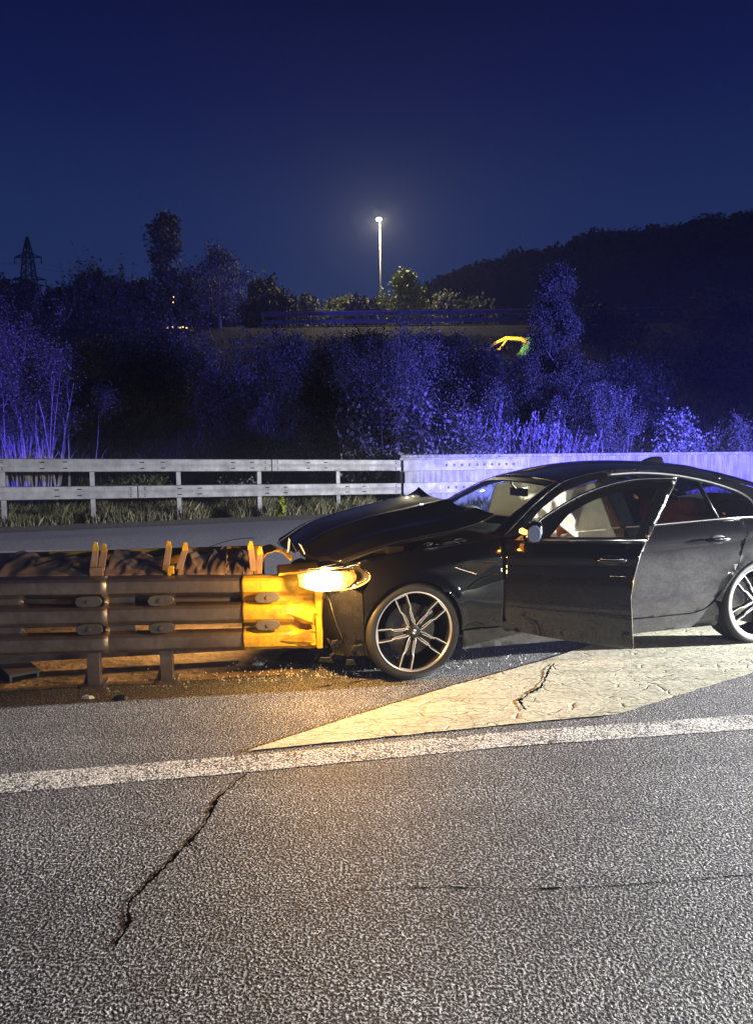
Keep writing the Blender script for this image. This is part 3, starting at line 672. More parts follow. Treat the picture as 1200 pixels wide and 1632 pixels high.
# ------------------------------------------------------------------ elevated road: deck, rails, lamp, machine, pylon
tag(mesh_obj('elevated_road', [(-40, 60.6, 12.285), (60, 60.6, 12.285), (60, 69.2, 12.285), (-40, 69.2, 12.285), (-40, 60.6, 11.2), (60, 60.6, 11.2), (60, 69.2, 11.2), (-40, 69.2, 11.2)],
    [(0, 1, 2, 3), (0, 4, 5, 1), (3, 2, 6, 7)], MT['asphalt_far']), 'road carried along the top of the bank', None, None, 'structure')
for (nm, lab, y, x0, x1, mat, hh, pitch_) in (('guardrail', 'dark guardrail on the near edge of the elevated road', 60.7, -9, 27, MT['dark_rail'], 1.22, 1.9), ('guardrail', 'lamp-lit guardrail on the far edge of the elevated road', 69.0, -10, 30, MT['rail'], 1.3, 2.0)):  # near rail's backlit look is put into a darker steel colour
    g = thing(nm, lab, 'guardrail', (x0, y, 12.28))
    n = int((x1-x0)/pitch_)
    for k in range(n+1):
        b = MB(); b.box((k*pitch_-.06, -.05, 0), (k*pitch_+.06, .07, hh)); b.build('post', mat, g)
    for z in (.28, hh-.34):
        b = MB(); b.box((0, -.11, z), (n*pitch_, -.055, z+.30)); b.build('beam', mat, g)
    b = MB(); b.box((0, -.07, hh+.004), (n*pitch_, .07, hh+.07)); b.build('handrail', mat, g)
lt = thing('street_lamp', 'tall lit street lamp on the elevated road', 'street lamp', (.62, 69.6, 12.1))
b = MB(); b.tube([(0, 0, 0), (0, 0, 10.9)], [.08, .045], 10); b.build('pole', MT['pole'], lt, True)
b = MB(); b.tube([(0, 0, 10.9), (-.02, -.1, 11.15), (-.08, -.45, 11.28)], [.055, .05, .04], 8); b.build('arm', MT['pole'], lt, True)
b = MB(); b.prism([(-.22, -1.05, 11.25), (.06, -1.05, 11.25), (.12, -.45, 11.25), (-.28, -.45, 11.25)], (0, 0, .12)); b.build('lamp_head', MT['pole'], lt, bevel=.03)
b = MB()
prof = [(.001, -.13), (.14, -.15), (.24, -.09), (.27, 0)]
b.lathe(prof, 16, Matrix.Translation((-.08, -.75, 11.24)) @ Matrix.Rotation(math.radians(90), 4, 'X') @ Matrix.Scale(1.0, 4))
b.build('lamp_lens', MT['lamp'], lt, True)
l = lamp('lamp_light', 'POINT', (-.08, -.9, 10.95), None, 8000, (1.0, .86, .50), .2); l.parent = lt
# machine half hidden behind the tall slender tree
mt_ = thing('excavator', 'yellow and green digger half hidden behind the slender tree below the elevated road', 'excavator', (8.7, 44.0, tz(8.7, 44)+.15))
b = MB(); b.box((-.3, -1, .35), (1.9, 1, 1.0)); b.box((.2, -.9, 1.0), (1.9, .9, 1.9)); b.build('body', MT['mach_g'], mt_, bevel=.08)
b = MB(); b.prism([(-.2, -.5, 1.0), (.9, -.5, 1.0), (.9, -.5, 2.2), (.2, -.5, 2.2)], (0, .9, 0)); b.build('cab', MT['mach_g'], mt_, bevel=.05)
b = MB(); b.tube([(.4, -.7, 1.6), (-.3, -.7, 2.0), (-1.5, -.7, 2.1), (-2.3, -.7, 1.7)], [.22, .22, .18, .13], 6); b.build('boom', MT['mach_y'], mt_)
b = MB(); b.tube([(-2.3, -.7, 1.7), (-3.3, -.7, .95)], [.14, .09], 6); b.tube([(-3.3, -.7, .95), (-2.0, -.7, 1.1), (-1.4, -.7, 2.0)], [.07, .10, .07], 6); b.build('arm', MT['mach_y'], mt_)
for s_ in (-1.15, .75):
    b = MB(); b.box((-.5, s_, 0), (2.1, s_+.4, .5)); b.build('track', MT['plastic'], mt_, bevel=.12)
mt_.scale = (.72, .72, .62)
l = lamp('machine_fill', 'SPOT', (-3.0, -3.0, 3.4), None, 900, (1, .85, .45), .1, 60, .8); l.parent = mt_  # added fill light that brightens the digger
l.rotation_euler = (Vector((-.6, -.7, 1.5))-Vector((-3, -3, 3.4))).to_track_quat('-Z', 'Y').to_euler()
# pylon
pt = thing('pylon', 'lattice electricity pylon on the left skyline', 'pylon', (-114.2, 250, 38))
def pw(z): return interp(z, [(0, 3.6), (20, 2.2), (33, 1.15), (38.5, .15)])
b = MB(); zs = [0, 4, 8, 12, 16, 19.5, 22.5, 25.5, 28.5, 31.5, 34, 36.5, 38.4]
for sx, sy in ((-1, -1), (1, -1), (1, 1), (-1, 1)):
    for a, c in zip(zs, zs[1:]): b.bar((sx*pw(a), sy*pw(a), a), (sx*pw(c), sy*pw(c), c), .34)
for a, c in zip(zs, zs[1:]):
    for (p, q) in (((-1, -1), (1, -1)), ((1, -1), (1, 1)), ((1, 1), (-1, 1)), ((-1, 1), (-1, -1))):
        b.bar((p[0]*pw(a), p[1]*pw(a), a), (q[0]*pw(c), q[1]*pw(c), c), .2); b.bar((q[0]*pw(a), q[1]*pw(a), a), (p[0]*pw(c), p[1]*pw(c), c), .2)
b.build('mast', MT['steel_dark'], pt)
for z, L in ((17.5, 3.9), (24.5, 5.6), (31.8, 4.4)):
    b = MB()
    for sy in (-.6, .6): b.bar((-L, sy*.3, z), (L, sy*.3, z), .3); b.bar((-L, sy*.3, z), (0, sy, z+1.6), .2); b.bar((L, sy*.3, z), (0, sy, z+1.6), .2)
    ca = b.build('cross_arm', MT['steel_dark'], pt)
    for sx in (-1, 1):
        b = MB(); b.tube([(sx*L, 0, z), (sx*L, 0, z-2.2)], .16, 5); b.build('insulator', MT['steel_dark'], ca)
b = MB()
for z, L in ((15.3, 3.9), (22.3, 5.6), (29.6, 4.4)):
    for sx in (-1, 1):
        for sd in (-1, 1):
            b.tube([(sx*L+sd*130*t_*.9, sd*60*t_, z-9*math.sin(math.pi*t_*.5)**1.2) for t_ in [i/10 for i in range(11)]], .045, 3)
tag(b.build('power_lines', MT['steel_dark'], None), 'thin power lines hanging from the pylon', 'power lines', None)
bpy.data.objects['power_lines'].location = (-114.2, 250, 38)

# ------------------------------------------------------------------ crash cushion (near barrier)
BA = math.radians(9.5)
cc = thing('crash_cushion', 'crumpled steel crash cushion with yellow nose struck by the black car', 'crash barrier', (-.43, 5.16, 0), BA)
PROF = [(0, .762), (-.030, .760), (-.070, .748), (-.084, .732), (-.087, .695), (-.080, .660), (-.014, .619), (-.014, .579), (-.068, .562), (-.084, .545), (-.087, .505), (-.080, .470), (-.060, .446),
        (-.014, .429), (-.014, .389), (-.068, .372), (-.084, .355), (-.087, .315), (-.080, .280), (-.045, .254), (0, .250)]
def beam_panel(name, x0, x1, mat, slots=(), dyn=0, sag=lambda x: 0, nx=40, crush=None, parent=cc, side=1, off=0):
    b = MB(); xs_ = sorted(set([round(x, 4) for x in np.linspace(x0, x1, nx)]+[s for sl in slots for s in sl]))
    m = len(PROF)
    for x in xs_:
        for (y, z) in PROF:
            dz = sag(x); yy = y+dyn+.006*nz(x*3, z*5, 2); zz = z+dz+.003*nz(x*4, z*3)
            if crush: yy, zz = crush(x, yy, zz)
            b.v.append((x, off+side*yy, zz))
    for i in range(len(xs_)-1):
        xm = (xs_[i]+xs_[i+1])/2
        for j in range(m-1):
            if j in (6, 13) and any(s0 < xm < s1 for s0, s1 in slots): continue
            a = i*m+j; b.f.append((a, a+1, a+m+1, a+m))
    o = b.build(name, mat, parent, True); mo = o.modifiers.new('solid', 'SOLIDIFY'); mo.thickness = .003; mo.offset = 1
    o.data.set_sharp_from_angle(angle=math.radians(24)); return o
sagf = lambda x: -.045*(x+2.1)/1.6 if x > -2.1 else 0.0
p1 = beam_panel('beam_panel', -4.2, -1.395, MT['old_rail'], ((-1.93, -1.44), (-3.3, -2.6)), -.007, sagf)
p2 = beam_panel('beam_panel', -1.425, -.50, MT['old_rail'], ((-1.23, -1.14), (-.97, -.52)), 0.0, sagf)
rndc = random.Random(8)
def cr_nose(x, y, z):
    k = sm((x+.28)/.28)
    y += -.02*k*math.sin(z*60)+.03*k*nz(x*14, z*14); z += .012*k*nz(x*9, z*8, 4)+.02*k*(z > .7)
    y = lerp(y, -.055 + .05*math.sin((z-.2)*24), k*.3)+.022*k*nz(x*22, z*7, 9)
    return y, z
beam_panel('nose_panel', -.515, 0.0, MT['yellow'], (), -.014, sagf, 34, cr_nose)
b = MB()   # flanged front edge of the nose, bent
b.prism([(-.012, -.10, .195), (.028, -.12, .20), (.035, -.10, .60), (.045, -.09, .735), (-.02, -.09, .735), (-.02, -.10, .5)], (0, .20, 0)); b.build('nose_flange', MT['yellow'], cc, bevel=.006)
b = MB(); b.prism([(-.27, -.105, .715), (-.02, -.11, .735), (.02, -.11, .75), (-.26, -.105, .735)], (0, .35, .01)); b.build('nose_top_flange', MT['yellow'], cc, bevel=.003)
b = MB(); b.add([(-.20, -.10, .45), (-.03, -.13, .47), (-.03, -.10, .37), (-.10, -.105, .38), (-.26, -.105, .27), (-.07, -.135, .34), (-.03, -.12, .25), (-.10, -.10, .22), (-.24, -.1, .47), (-.05, -.145, .40)], [(0, 1, 9, 3), (1, 2, 9), (2, 3, 9), (4, 5, 7), (5, 6, 7), (4, 7, 6)])
o = b.build('torn_fold', MT['yellow'], cc); mo = o.modifiers.new('s', 'SOLIDIFY'); mo.thickness = .006
# bent yellow sheet curling above the nose
b = MB(); b.grid(lambda u, v: (lerp(-.36, -.17, u)+.02*math.sin(v*5), .12+.22*v*(1-u*.4), .75+.13*math.sin(u*2.2+.5)*(1-.35*u)+.015*nz(u*5, v*5)+.03*v), 14, 8)
o = b.build('bent_yellow_sheet', MT['yellow'], cc, True); o.modifiers.new('s', 'SOLIDIFY').thickness = .005
for x, z in ((-1.51, .59), (-1.51, .405), (-1.05, .578), (-1.05, .392), (-.345, .572), (-.345, .382), (-2.45, .60), (-2.45, .412)):
    b = MB(); w_, h_ = .088, .036
    poly = [(x-w_, z), (x-w_*.8, z+h_*.8), (x-w_*.45, z+h_), (x+w_*.45, z+h_), (x+w_*.8, z+h_*.8), (x+w_, z), (x+w_*.8, z-h_*.8), (x+w_*.45, z-h_), (x-w_*.45, z-h_), (x-w_*.8, z-h_*.8)]
    b.prism([(a, -.098 if x < -.5 else -.118, c) for a, c in poly], (0, .014, 0)); wv = b.build('washer_plate', MT['dark_rail'], cc, bevel=.004)
    c = MB(); yy = -.108 if x < -.5 else -.128; c.tube([(x, yy, z), (x, yy+.013, z)], .014, 6); c.build('bolt', MT['old_rail'], wv)
# far side panel and dark core
b = MB(); b.box((-4.2, .52, .30), (-.35, .55, .86)); b.build('rear_beam_panel', MT['yellow'], cc, bevel=.01)
b = MB(); b.box((-4.2, .05, .50), (-.42, .50, .69)); b.build('inner_cartridge', MT['old_rail'], cc)
# crumpled top sheets
def crumple(x0, x1, seed, hmax, mat, zt=None):
    def fn(u, v):
        x = lerp(x0, x1, u); e = math.sin(math.pi*v*.5)**.8; arch = math.sin(math.pi*(.05+.9*u))
        fold = abs(nz(u*2.3+seed+v*.8, v*.6, seed)); fold2 = abs(nz(u*5+seed*2-v*1.5, v*.9, 1.5)); 
        hgt = hmax*(.45+.35*arch+.55*(abs(2*u-1)**2.2)*.7 - .55*fold - .22*fold2)
        return (x+.02*nz(u*5, v*5, seed), lerp(.0, .50, v)+.03*nz(u*6, v*3, seed+5), (.752+(sagf(x) if x > -2.1 else 0))+max(.0, hgt*e)+.003*nz(u*12, v*5))
    b = MB(); b.grid(fn, 46, 16); o = b.build('crumpled_sheet', mat, cc, True); o.modifiers.new('s', 'SOLIDIFY').thickness = .004
crumple(-4.2, -2.1, 3, .13, MT['crumpled']); crumple(-2.1, -1.50, 1, .15, MT['crumpled']); crumple(-1.43, -1.02, 2, .17, MT['crumpled']); crumple(-.95, -.62, 5, .19, MT['crumpled']); crumple(-.62, -.43, 6, .17, MT['crumpled'])
# bulkheads with upright ears tipped yellow
for i, (x, zt_, ln_) in enumerate([(-1.50, .975, .02), (-1.415, .975, .05), (-1.01, .968, .03), (-.925, .965, .05), (-.43, .945, -.02), (-.40, .935, .0)]):
    b = MB(); zb = .66; ex_ = [.012, -.010, .004, .022, -.014, .010][i]; zt_ += [-.008, -.02, -.006, -.016, .0, -.03][i]; x += ex_*.4
    b.prism([(x-.035-ln_, .06, zb), (x+.02-ln_, .06, zb), (x+ex_+.020, .06, zt_-.05), (x+ex_+.012, .06, zt_-.006), (x+ex_-.006, .06, zt_), (x+ex_-.020, .06, zt_-.04)], (0, .012, 0)); bk = b.build('bulkhead', MT['crumpled'], cc, bevel=.003)
    x += ex_; b = MB(); b.prism([(x-.021, .057, zt_-.062), (x+.021, .057, zt_-.055), (x+.021, .057, zt_-.048), (x+.013, .057, zt_-.003), (x-.007, .057, zt_+.003), (x-.021, .057, zt_-.038)], (0, .018, 0)); b.build('yellow_tip', MT['yellow'], bk, bevel=.002)
    b = MB(); b.box((x-.03, .075, zb), (x+.01, .48, .74)); b.build('crossbar', MT['crumpled'], bk)
# small strap plates
for x, z, w_ in ((-1.47, .775, .045), (-1.00, .76, .012), (-.985, .77, .02)):
    b = MB(); b.box((x-w_, -.012, z-.03), (x+w_, .012, z+.03), Matrix.Rotation(.0, 4, 'Y')); b.build('strap_plate', MT['crumpled'] if w_ > .02 else MT['yellow'], cc, bevel=.006)
# cables and wires
b = MB(); b.tube([(-1.93+.48*t_, .15, .80+.09*t_+.02*math.sin(t_*3)) for t_ in [i/8 for i in range(9)]], .006, 6)
b.build('wire', MT['trim'], cc); b = MB(); b.tube([(-.82+.40*t_, .12, .875+.085*math.sin(t_*1.75)) for t_ in [i/10 for i in range(11)]], .003, 5); b.build('wire', MT['trim'], cc)
b = MB(); b.tube([(-.45+.20*t_, -.03, .205+.004*t_) for t_ in [i/6 for i in range(7)]], .014, 8); b.build('steel_rope', MT['cable'], cc)
# posts, base plates, ground rails
for x in (-1.51, -1.035, -2.55, -3.5):
    b = MB(); b.box((x-.042, -.02, .008), (x+.042, -.012, .50)); b.box((x-.042, -.012, .008), (x-.035, .06, .50)); b.box((x+.035, -.012, .008), (x+.042, .06, .50))
    ps = b.build('post', MT['old_rail'], cc, bevel=.003)
    b = MB(); b.box((x-.075, -.08, -.004), (x+.075, .12, .014)); b.build('base_plate', MT['old_rail'], ps, bevel=.004)
    b = MB(); b.prism([(x-.042, .0, .014), (x-.075, .0, .014), (x-.042, .0, .12)], (0, .008, 0)); b.build('gusset', MT['old_rail'], ps)
for k, x in enumerate((-2.15,)):
    b = MB(); M_ = Matrix.Translation((x, .46, 0)) @ Matrix.Rotation(.5, 4, 'Z'); b.box((-.10, -.30, .045), (.10, .22, .06), M_); b.box((-.095, -.28, .0), (-.08, .2, .045), M_); b.box((.08, -.28, .0), (.095, .2, .045), M_)
    b.build('skid_foot', MT['dark_rail'], cc)
b = MB(); b.box((-4.2, .22, .13), (-.5, .27, .19)); b.box((-4.2, .52, .13), (-.5, .57, .19)); b.build('guide_rail', MT['old_rail'], cc, bevel=.004)
b = MB()   # lower dark edge rail under the beam
b.box((-4.2, .0, .225), (-.3, .04, .248)); b.build('lower_angle', MT['old_rail'], cc)

# ------------------------------------------------------------------ the car.  x rearwards from the front hub, y to the far side, z up
TH = math.radians(17.48); W = 1.86; WB = 2.911; HZ = .338; AR = .352
car = thing('saloon_car', 'black saloon car crashed nose-first into the yellow crash cushion, front door open', 'car', (.250, 4.919, 0), TH)
PC = [(-.58, .935), (-.60, .47), (-.585, .40), (-.575, .26), (-.53, .15), (-.46, .07), (-.35, .022), (-.2, .004), (0, 0)]
# arc-length table of the plan curve ahead of the hub
def smooth_pts(pts, k=8):
    o_ = []
    for i in range(len(pts)-1):
        p0 = pts[max(i-1, 0)]; p1 = pts[i]; p2 = pts[i+1]; p3 = pts[min(i+2, len(pts)-1)]
        for j in range(k):
            t = j/k
            o_.append(tuple(.5*((2*p1[c])+(-p0[c]+p2[c])*t+(2*p0[c]-5*p1[c]+4*p2[c]-p3[c])*t*t+(-p0[c]+3*p1[c]-3*p2[c]+p3[c])*t**3) for c in range(len(p1))))
    o_.append(tuple(pts[-1])); return o_
def arc(pts):
    s = [0]
    for a, c in zip(pts, pts[1:]): s.append(s[-1]+math.dist(a, c))
    return s
PF = smooth_pts(PC)[::-1]; SF = arc(PF)             # from hub forwards
PRr = smooth_pts([(3.3, 0), (3.55, .012), (3.75, .05), (3.90, .12), (3.97, .22), (4.0, .45), (4.01, .935)]); SR = arc(PRr)
def plan(a):
    if a < 0:
        P_, S_, t = PF, SF, -a
    elif a > 3.3: P_, S_, t = PRr, SR, a-3.3
    else:
        return (a, 0.0), (0, 1)
    t = min(t, S_[-1]-1e-4)
    for i in range(len(S_)-1):
        if t <= S_[i+1]: break
    k = (t-S_[i])/(S_[i+1]-S_[i]); p = (lerp(P_[i][0], P_[i+1][0], k), lerp(P_[i][1], P_[i+1][1], k))
    d = Vector((P_[i+1][0]-P_[i][0], P_[i+1][1]-P_[i][1])).normalized()
    n_ = (d.y, -d.x) if a < 0 else (-d.y, d.x)
    if a < 0: n_ = (abs(d.y), abs(d.x))
    else: n_ = (-abs(d.y), abs(d.x))
    return p, n_
ZT = [(-.8, .70), (-.62, .74), (-.46, .80), (-.1, .862), (.2, .892), (.45, .917), (.68, .935), (1.0, .952), (1.5, .962), (2.0, .972), (2.5, .995), (2.9, 1.004), (3.3, 1.005), (3.7, .985), (4.3, .95)]
DP = [(.12, .10), (.17, .075), (.22, .055), (.30, .040), (.345, .030), (.45, .010), (.6, 0), (.74, .005), (.83, .013), (.865, .006), (.89, .010), (.94, .036), (1.0, .078)]
def offs(a, z):
    zt_ = sinterp(a, ZT); t = z/zt_
    d = sinterp(t, DP)
    fk = sm((.55-a)/.9); d += fk*.05*sm((t-.80)/.2)+.02*fk*(t-.6)**2
    d += .018*((a-1.45)/1.8)**2 if 0 <= a <= 3.3 else .018*((0-1.45)/1.8)**2
    for hx in (0, WB):
        rr = math.hypot(a-hx, z-HZ)
        d -= .014*math.exp(-((rr-AR-.006)/.030)**2)
        d -= .022*math.exp(-((rr-.30)/.20)**2)*sm((z-.4)/.2)
    if z > zt_: d = .078+.018*((a-1.45)/1.8)**2+.45*(z-zt_)+.42*(z-zt_)**2
    return d
def side(a, z, extra=0.0):
    p, n_ = plan(a); d = offs(a, z)+extra; return (p[0]+n_[0]*d, p[1]+n_[1]*d, z)
def gside(u, z, extra=0.0): return (u, offs(u, z)+extra, z)
def roundp(pts, r, k=4):
    o_ = []; n = len(pts)
    for i in range(n):
        p0 = Vector(pts[i-1][:2]); p = Vector(pts[i][:2]); p2 = Vector(pts[(i+1) % n][:2]); rr = pts[i][2] if len(pts[i]) > 2 else r
        a = min(rr, (p0-p).length*.45); c = min(rr, (p2-p).length*.45); A = p+(p0-p).normalized()*a; B = p+(p2-p).normalized()*c
        if rr < 1e-4: o_.append(tuple(p)); continue
        for j in range(k+1):
            t = j/k; o_.append(tuple((1-t)**2*A+2*t*(1-t)*p+t*t*B))
    return o_
def dens(pts, st):
    o_ = []
    for i in range(len(pts)):
        p = pts[i]; q = pts[(i+1) % len(pts)]; n = max(1, int(math.ceil(math.dist(p, q)/st)))
        for k in range(n): o_.append((lerp(p[0], q[0], k/n), lerp(p[1], q[1], k/n)))
    return o_
def inpoly(x, y, poly):
    c = False; j = len(poly)-1
    for i in range(len(poly)):
        xi, yi = poly[i]; xj, yj = poly[j]
        if (yi > y) != (yj > y) and x < (xj-xi)*(y-yi)/(yj-yi)+xi: c = not c
        j = i
    return c
def arcpts(cx, cz, r, a0, a1, n=18): return [(cx+r*math.cos(math.radians(lerp(a0, a1, i/n))), cz+r*math.sin(math.radians(lerp(a0, a1, i/n))), 0) for i in range(n+1)]
def panel(name, outline, surf, mat, parent, st=.03, flange=.012, holes=(), r=.012, mirror=False, smooth=True, gap=.0018):
    loops = [dens(roundp(outline, r), st)]+[dens(roundp(h, r), st) for h in holes]
    pts = []; edges = []
    for L in loops:
        b0 = len(pts)
        # shrink by the gap
        ar = sum(L[i-1][0]*L[i][1]-L[i][0]*L[i-1][1] for i in range(len(L)))
        sg = (1 if ar > 0 else -1)*(1 if L is loops[0] else -1)
        for i in range(len(L)):
            d = Vector((L[(i+1) % len(L)][0]-L[i-1][0], L[(i+1) % len(L)][1]-L[i-1][1]))
            d = d.normalized() if d.length > 1e-9 else Vector((1, 0))
            pts.append(Vector((L[i][0]-d.y*sg*gap, L[i][1]+d.x*sg*gap)))
        edges += [(b0+i, b0+(i+1) % len(L)) for i in range(len(L))]
    x0 = min(p[0] for p in loops[0]); x1 = max(p[0] for p in loops[0]); z0 = min(p[1] for p in loops[0]); z1 = max(p[1] for p in loops[0])
    bd = np.array([tuple(p) for p in pts])
    x = x0+st*.5
    while x < x1:
        z = z0+st*.5
        while z < z1:
            if inpoly(x, z, loops[0]) and not any(inpoly(x, z, h) for h in loops[1:]) and ((bd-np.array([x, z]))**2).sum(1).min() > (st*.45)**2: pts.append(Vector((x, z)))
            z += st
        x += st
    vo, _, fo, _, _, _ = delaunay_2d_cdt(pts, edges, [], 0, 1e-6)
    F = []
    for fc in fo:
        cx = sum(vo[i].x for i in fc)/len(fc); cz = sum(vo[i].y for i in fc)/len(fc)
        if inpoly(cx, cz, loops[0]) and not any(inpoly(cx, cz, h) for h in loops[1:]): F.append(tuple(fc))
    V = [Vector(surf(p.x, p.y)) for p in vo]; mm = (lambda p: Vector((p[0], W-p[1], p[2]))) if mirror else (lambda p: Vector(p))
    cnt = {}
    for fc in F:
        for i in range(len(fc)):
            e = (fc[i], fc[(i+1) % len(fc)]); k = (min(e), max(e)); cnt[k] = None if k in cnt else e
    V2 = [mm(p) for p in V]; 
    F2 = [fc[::-1] if mirror else fc for fc in F]
    # orient outward (towards -y on the near side)
    n = len(V2); mp = {}
    for k, e in cnt.items():
        if e is None: continue
        for i in e:
            if i not in mp:
                p = vo[i]; q = mm(surf(p.x, p.y, flange)); mp[i] = len(V2); V2.append(V2[i].copy()); V2.append(q)
        a, c = e; ia, ic = mp[a], mp[c]
        F2.append((ia, ic, ic+1, ia+1))
    o = mesh_obj(name, V2, F2, mat, parent, smooth)
    bm = bmesh.new(); bm.from_mesh(o.data); 
    # flip if the average normal points inward
    sgn = sum((f_.normal.y*f_.calc_area()) for f_ in bm.faces)
    if (sgn > 0) != mirror: bmesh.ops.reverse_faces(bm, faces=bm.faces)
    bm.to_mesh(o.data); bm.free(); return o

RAIL = [(.72, .955), (1.0, 1.15), (1.27, 1.297), (1.6, 1.375), (2.0, 1.402), (2.3, 1.385), (2.6, 1.345), (2.9, 1.279), (3.15, 1.205), (3.56, 1.07)]
def rz_(u): return sinterp(u, RAIL)
A0, A1 = math.radians(0), math.radians(180)
arch_f = arcpts(0, HZ, AR, -24, 205, 26); arch_r = arcpts(WB, HZ, AR, -22, 208, 26)
HL = [(-.30, .735, .015), (-.318, .700, .02), (-.42, .652, .02), (-.62, .622, .02), (-.80, .640, .02), (-.83, .72, .02), (-.60, .765, .02), (-.40, .790, .02)]
fender = [(.672, .32)]+[(p[0], p[1], 0) for p in arch_f[:-4]]+[(-.36, .62), (-.318, .69), (-.29, .735), (-.38, .800), (-.46, .803)]
fender += [(a, sinterp(a, ZT)) for a in (-.3, -.1, .1, .3, .5)]+[(.672, .934)]
fender = [(.672, .32), (.36, .32)]+[p for p in arch_f if p[1] > .33][:]+[]
fl = [p for p in arcpts(0, HZ, AR, -3, 172, 24)]
fender = [(.672, .315), (.352, .315)]+fl+[(-.355, .62, .01), (-.312, .69, .01), (-.288, .738, .01), (-.395, .795, .01), (-.46, .803)]+[(a, sinterp(a, ZT), 0) for a in (-.3, -.1, .1, .3, .5)]+[(.672, .934)]
blc = arcpts(0, HZ, AR, 175, 205, 6)
bumper = [(p[0], p[1], 0) for p in blc]+[(-.34, .185), (-.5, .175), (-1.42, .17), (-1.42, .60), (-.83, .60), (-.62, .615), (-.42, .645), (-.36, .62)]
rdoor = [(1.70, .966), (1.70, .285), (1.976, .283), (2.30, .288), (2.422, .315, .03), (2.48, .365, .03), (2.585, .516, .03), (2.701, .687, .03), (2.753, .803, .03), (2.798, .90, .03), (2.803, 1.002)]+[(u, sinterp(u, ZT), 0) for u in (2.6, 2.4, 2.2, 2.0, 1.85)]
quarter = [(2.803, 1.002, 0), (2.798, .90, .03), (2.753, .803, .03), (2.701, .687, .03), (2.585, .516, .03), (2.50, .375, .02)]+[(p[0], p[1], 0) for p in arcpts(WB, HZ, AR, 176, 5, 24)]+[(3.33, .36), (3.9, .36), (3.9, .98), (3.6, .992, 0), (3.3, 1.005, 0), (3.0, 1.004, 0)]
qtop = [(2.803, 1.0, 0), (3.02, 1.0, 0), (3.05, 1.045, .02), (3.0, 1.15, .03), (3.02, 1.20, 0), (3.15, 1.175, 0), (3.45, 1.07, 0), (3.75, .99, 0), (3.3, 1.006, 0), (3.1, 1.004, 0)]
sill = [(.36, .312, .005), (.375, .17, .01), (1.2, .16), (2.56, .165, .02), (2.545, .30, .02), (2.50, .372), (2.422, .312, .02), (2.30, .285), (1.7, .28), (.68, .285), (.672, .312)]
W_ = [(1.86, .985), (2.10, 1.352), (2.30, 1.335), (2.56, 1.289), (2.83, 1.213), (2.94, 1.15), (2.95, 1.08), (2.93, 1.012)]
for mir in (False, True):
    pm = MT['paint'] if not mir else MT['paint']
    panel('fender', fender, side, MT['paint'], car, .028, mirror=mir)
    panel('front_bumper', bumper, side, MT['paint_light'], car, .032, mirror=mir)
    rd = panel('rear_door', rdoor, side, MT['paint_dusty'], car, .028, mirror=mir)
    panel('quarter_panel', quarter, side, MT['paint_dusty'], car, .032, mirror=mir)
    panel('sill', sill, lambda a, z, e=0: (a, offs(a, z)-.006+e, z), MT['paint_dusty'], car, .04, mirror=mir)
    if mir:
        panel('front_door', [(.678, .29), (1.69, .285), (1.695, .964), (1.2, .956), (.678, .936)], side, MT['paint'], car, .04, mirror=True)
    # upper side frame with openings
    outer = [(.70, .94, 0)]+[(u, rz_(u), 0) for u in (.8, .9, 1.0, 1.13, 1.27, 1.43, 1.6, 1.8, 2.0, 2.2, 2.4, 2.6, 2.8, 2.9, 3.0, 3.15, 3.3, 3.45)]+[(3.72, .993, 0), (3.3, 1.008, 0), (2.9, 1.007, 0), (2.5, .998, 0), (2.0, .975, 0), (1.75, .969, 0), (1.69, .968, .01), (1.665, 1.330, .01), (1.55, 1.315, .05), (1.28, 1.245, .05), (1.05, 1.125, .03), (.85, .965, .01), (.80, .95, .01)]
    fr = [(.86, .975, .01), (1.05, 1.125, .03), (1.28, 1.245, .05), (1.55, 1.315, .05), (1.64, 1.330, .01), (1.675, .99, .01)]
    rrw = [(1.80, .992, .01), (1.78, 1.335, .02), (2.0, 1.352, .05), (2.26, 1.337, .05), (2.50, 1.297, .008), (2.555, 1.014, .008)]
    qw = [(2.585, 1.017, .006), (2.535, 1.288, .006), (2.70, 1.250, .03), (2.86, 1.188, .04), (2.925, 1.125, .03), (2.935, 1.06, .02), (2.92, 1.022, .02)]
    sf = panel('side_frame', outer, gside, MT['paint'], car, .035, .03, (rrw, qw), mirror=mir)
    ins = lambda u, z, e=0: (u, offs(u, z)+.014+e, z)
    panel('rear_door_glass', rrw, ins, MT['tint'], car, .06, .001, mirror=mir, gap=-.004)
    panel('quarter_glass', qw, ins, MT['tint'], car, .06, .001, mirror=mir, gap=-.004)
    # bright strips round the windows
    def strip_on(path, wid, name, parent, mat, proud=.004, mir=mir, surf=gside):
        b = MB(); P_ = [Vector(surf(u, z, -proud)) for u, z in path]
        if mir: P_ = [Vector((p.x, W-p.y, p.z)) for p in P_]
        b.tube(P_, wid/2, 8); return b.build(name, mat, parent, True)
    strip_on([(1.715, .978), (2.0, .984), (2.3, .996), (2.6, 1.008), (2.93, 1.013)], .014, 'belt_strip', car, MT['chrome'])
    strip_on(smooth_pts([(1.72, 1.365), (2.0, 1.375), (2.28, 1.357), (2.55, 1.309), (2.75, 1.252), (2.88, 1.198), (2.95, 1.135), (2.96, 1.065), (2.935, 1.016)], 5), .017, 'window_surround', car, simple('satin_window_trim', (.30, .31, .34), .3, .7))
    strip_on([(2.572, 1.015), (2.520, 1.292)], .012, 'window_divider', car, MT['trim'])
    # arch liners
    for hx in (0, WB):
        b = MB(); b.grid(lambda u, v: (hx+(AR-.006)*math.cos(lerp(-.5, math.pi+.5, u)), (lerp(.045, .42, v) if not mir else W-lerp(.045, .42, v)), HZ+(AR-.006)*math.sin(lerp(-.5, math.pi+.5, u))), 24, 3)
        b.build('wheel_arch_liner', MT['plastic'], car, True)
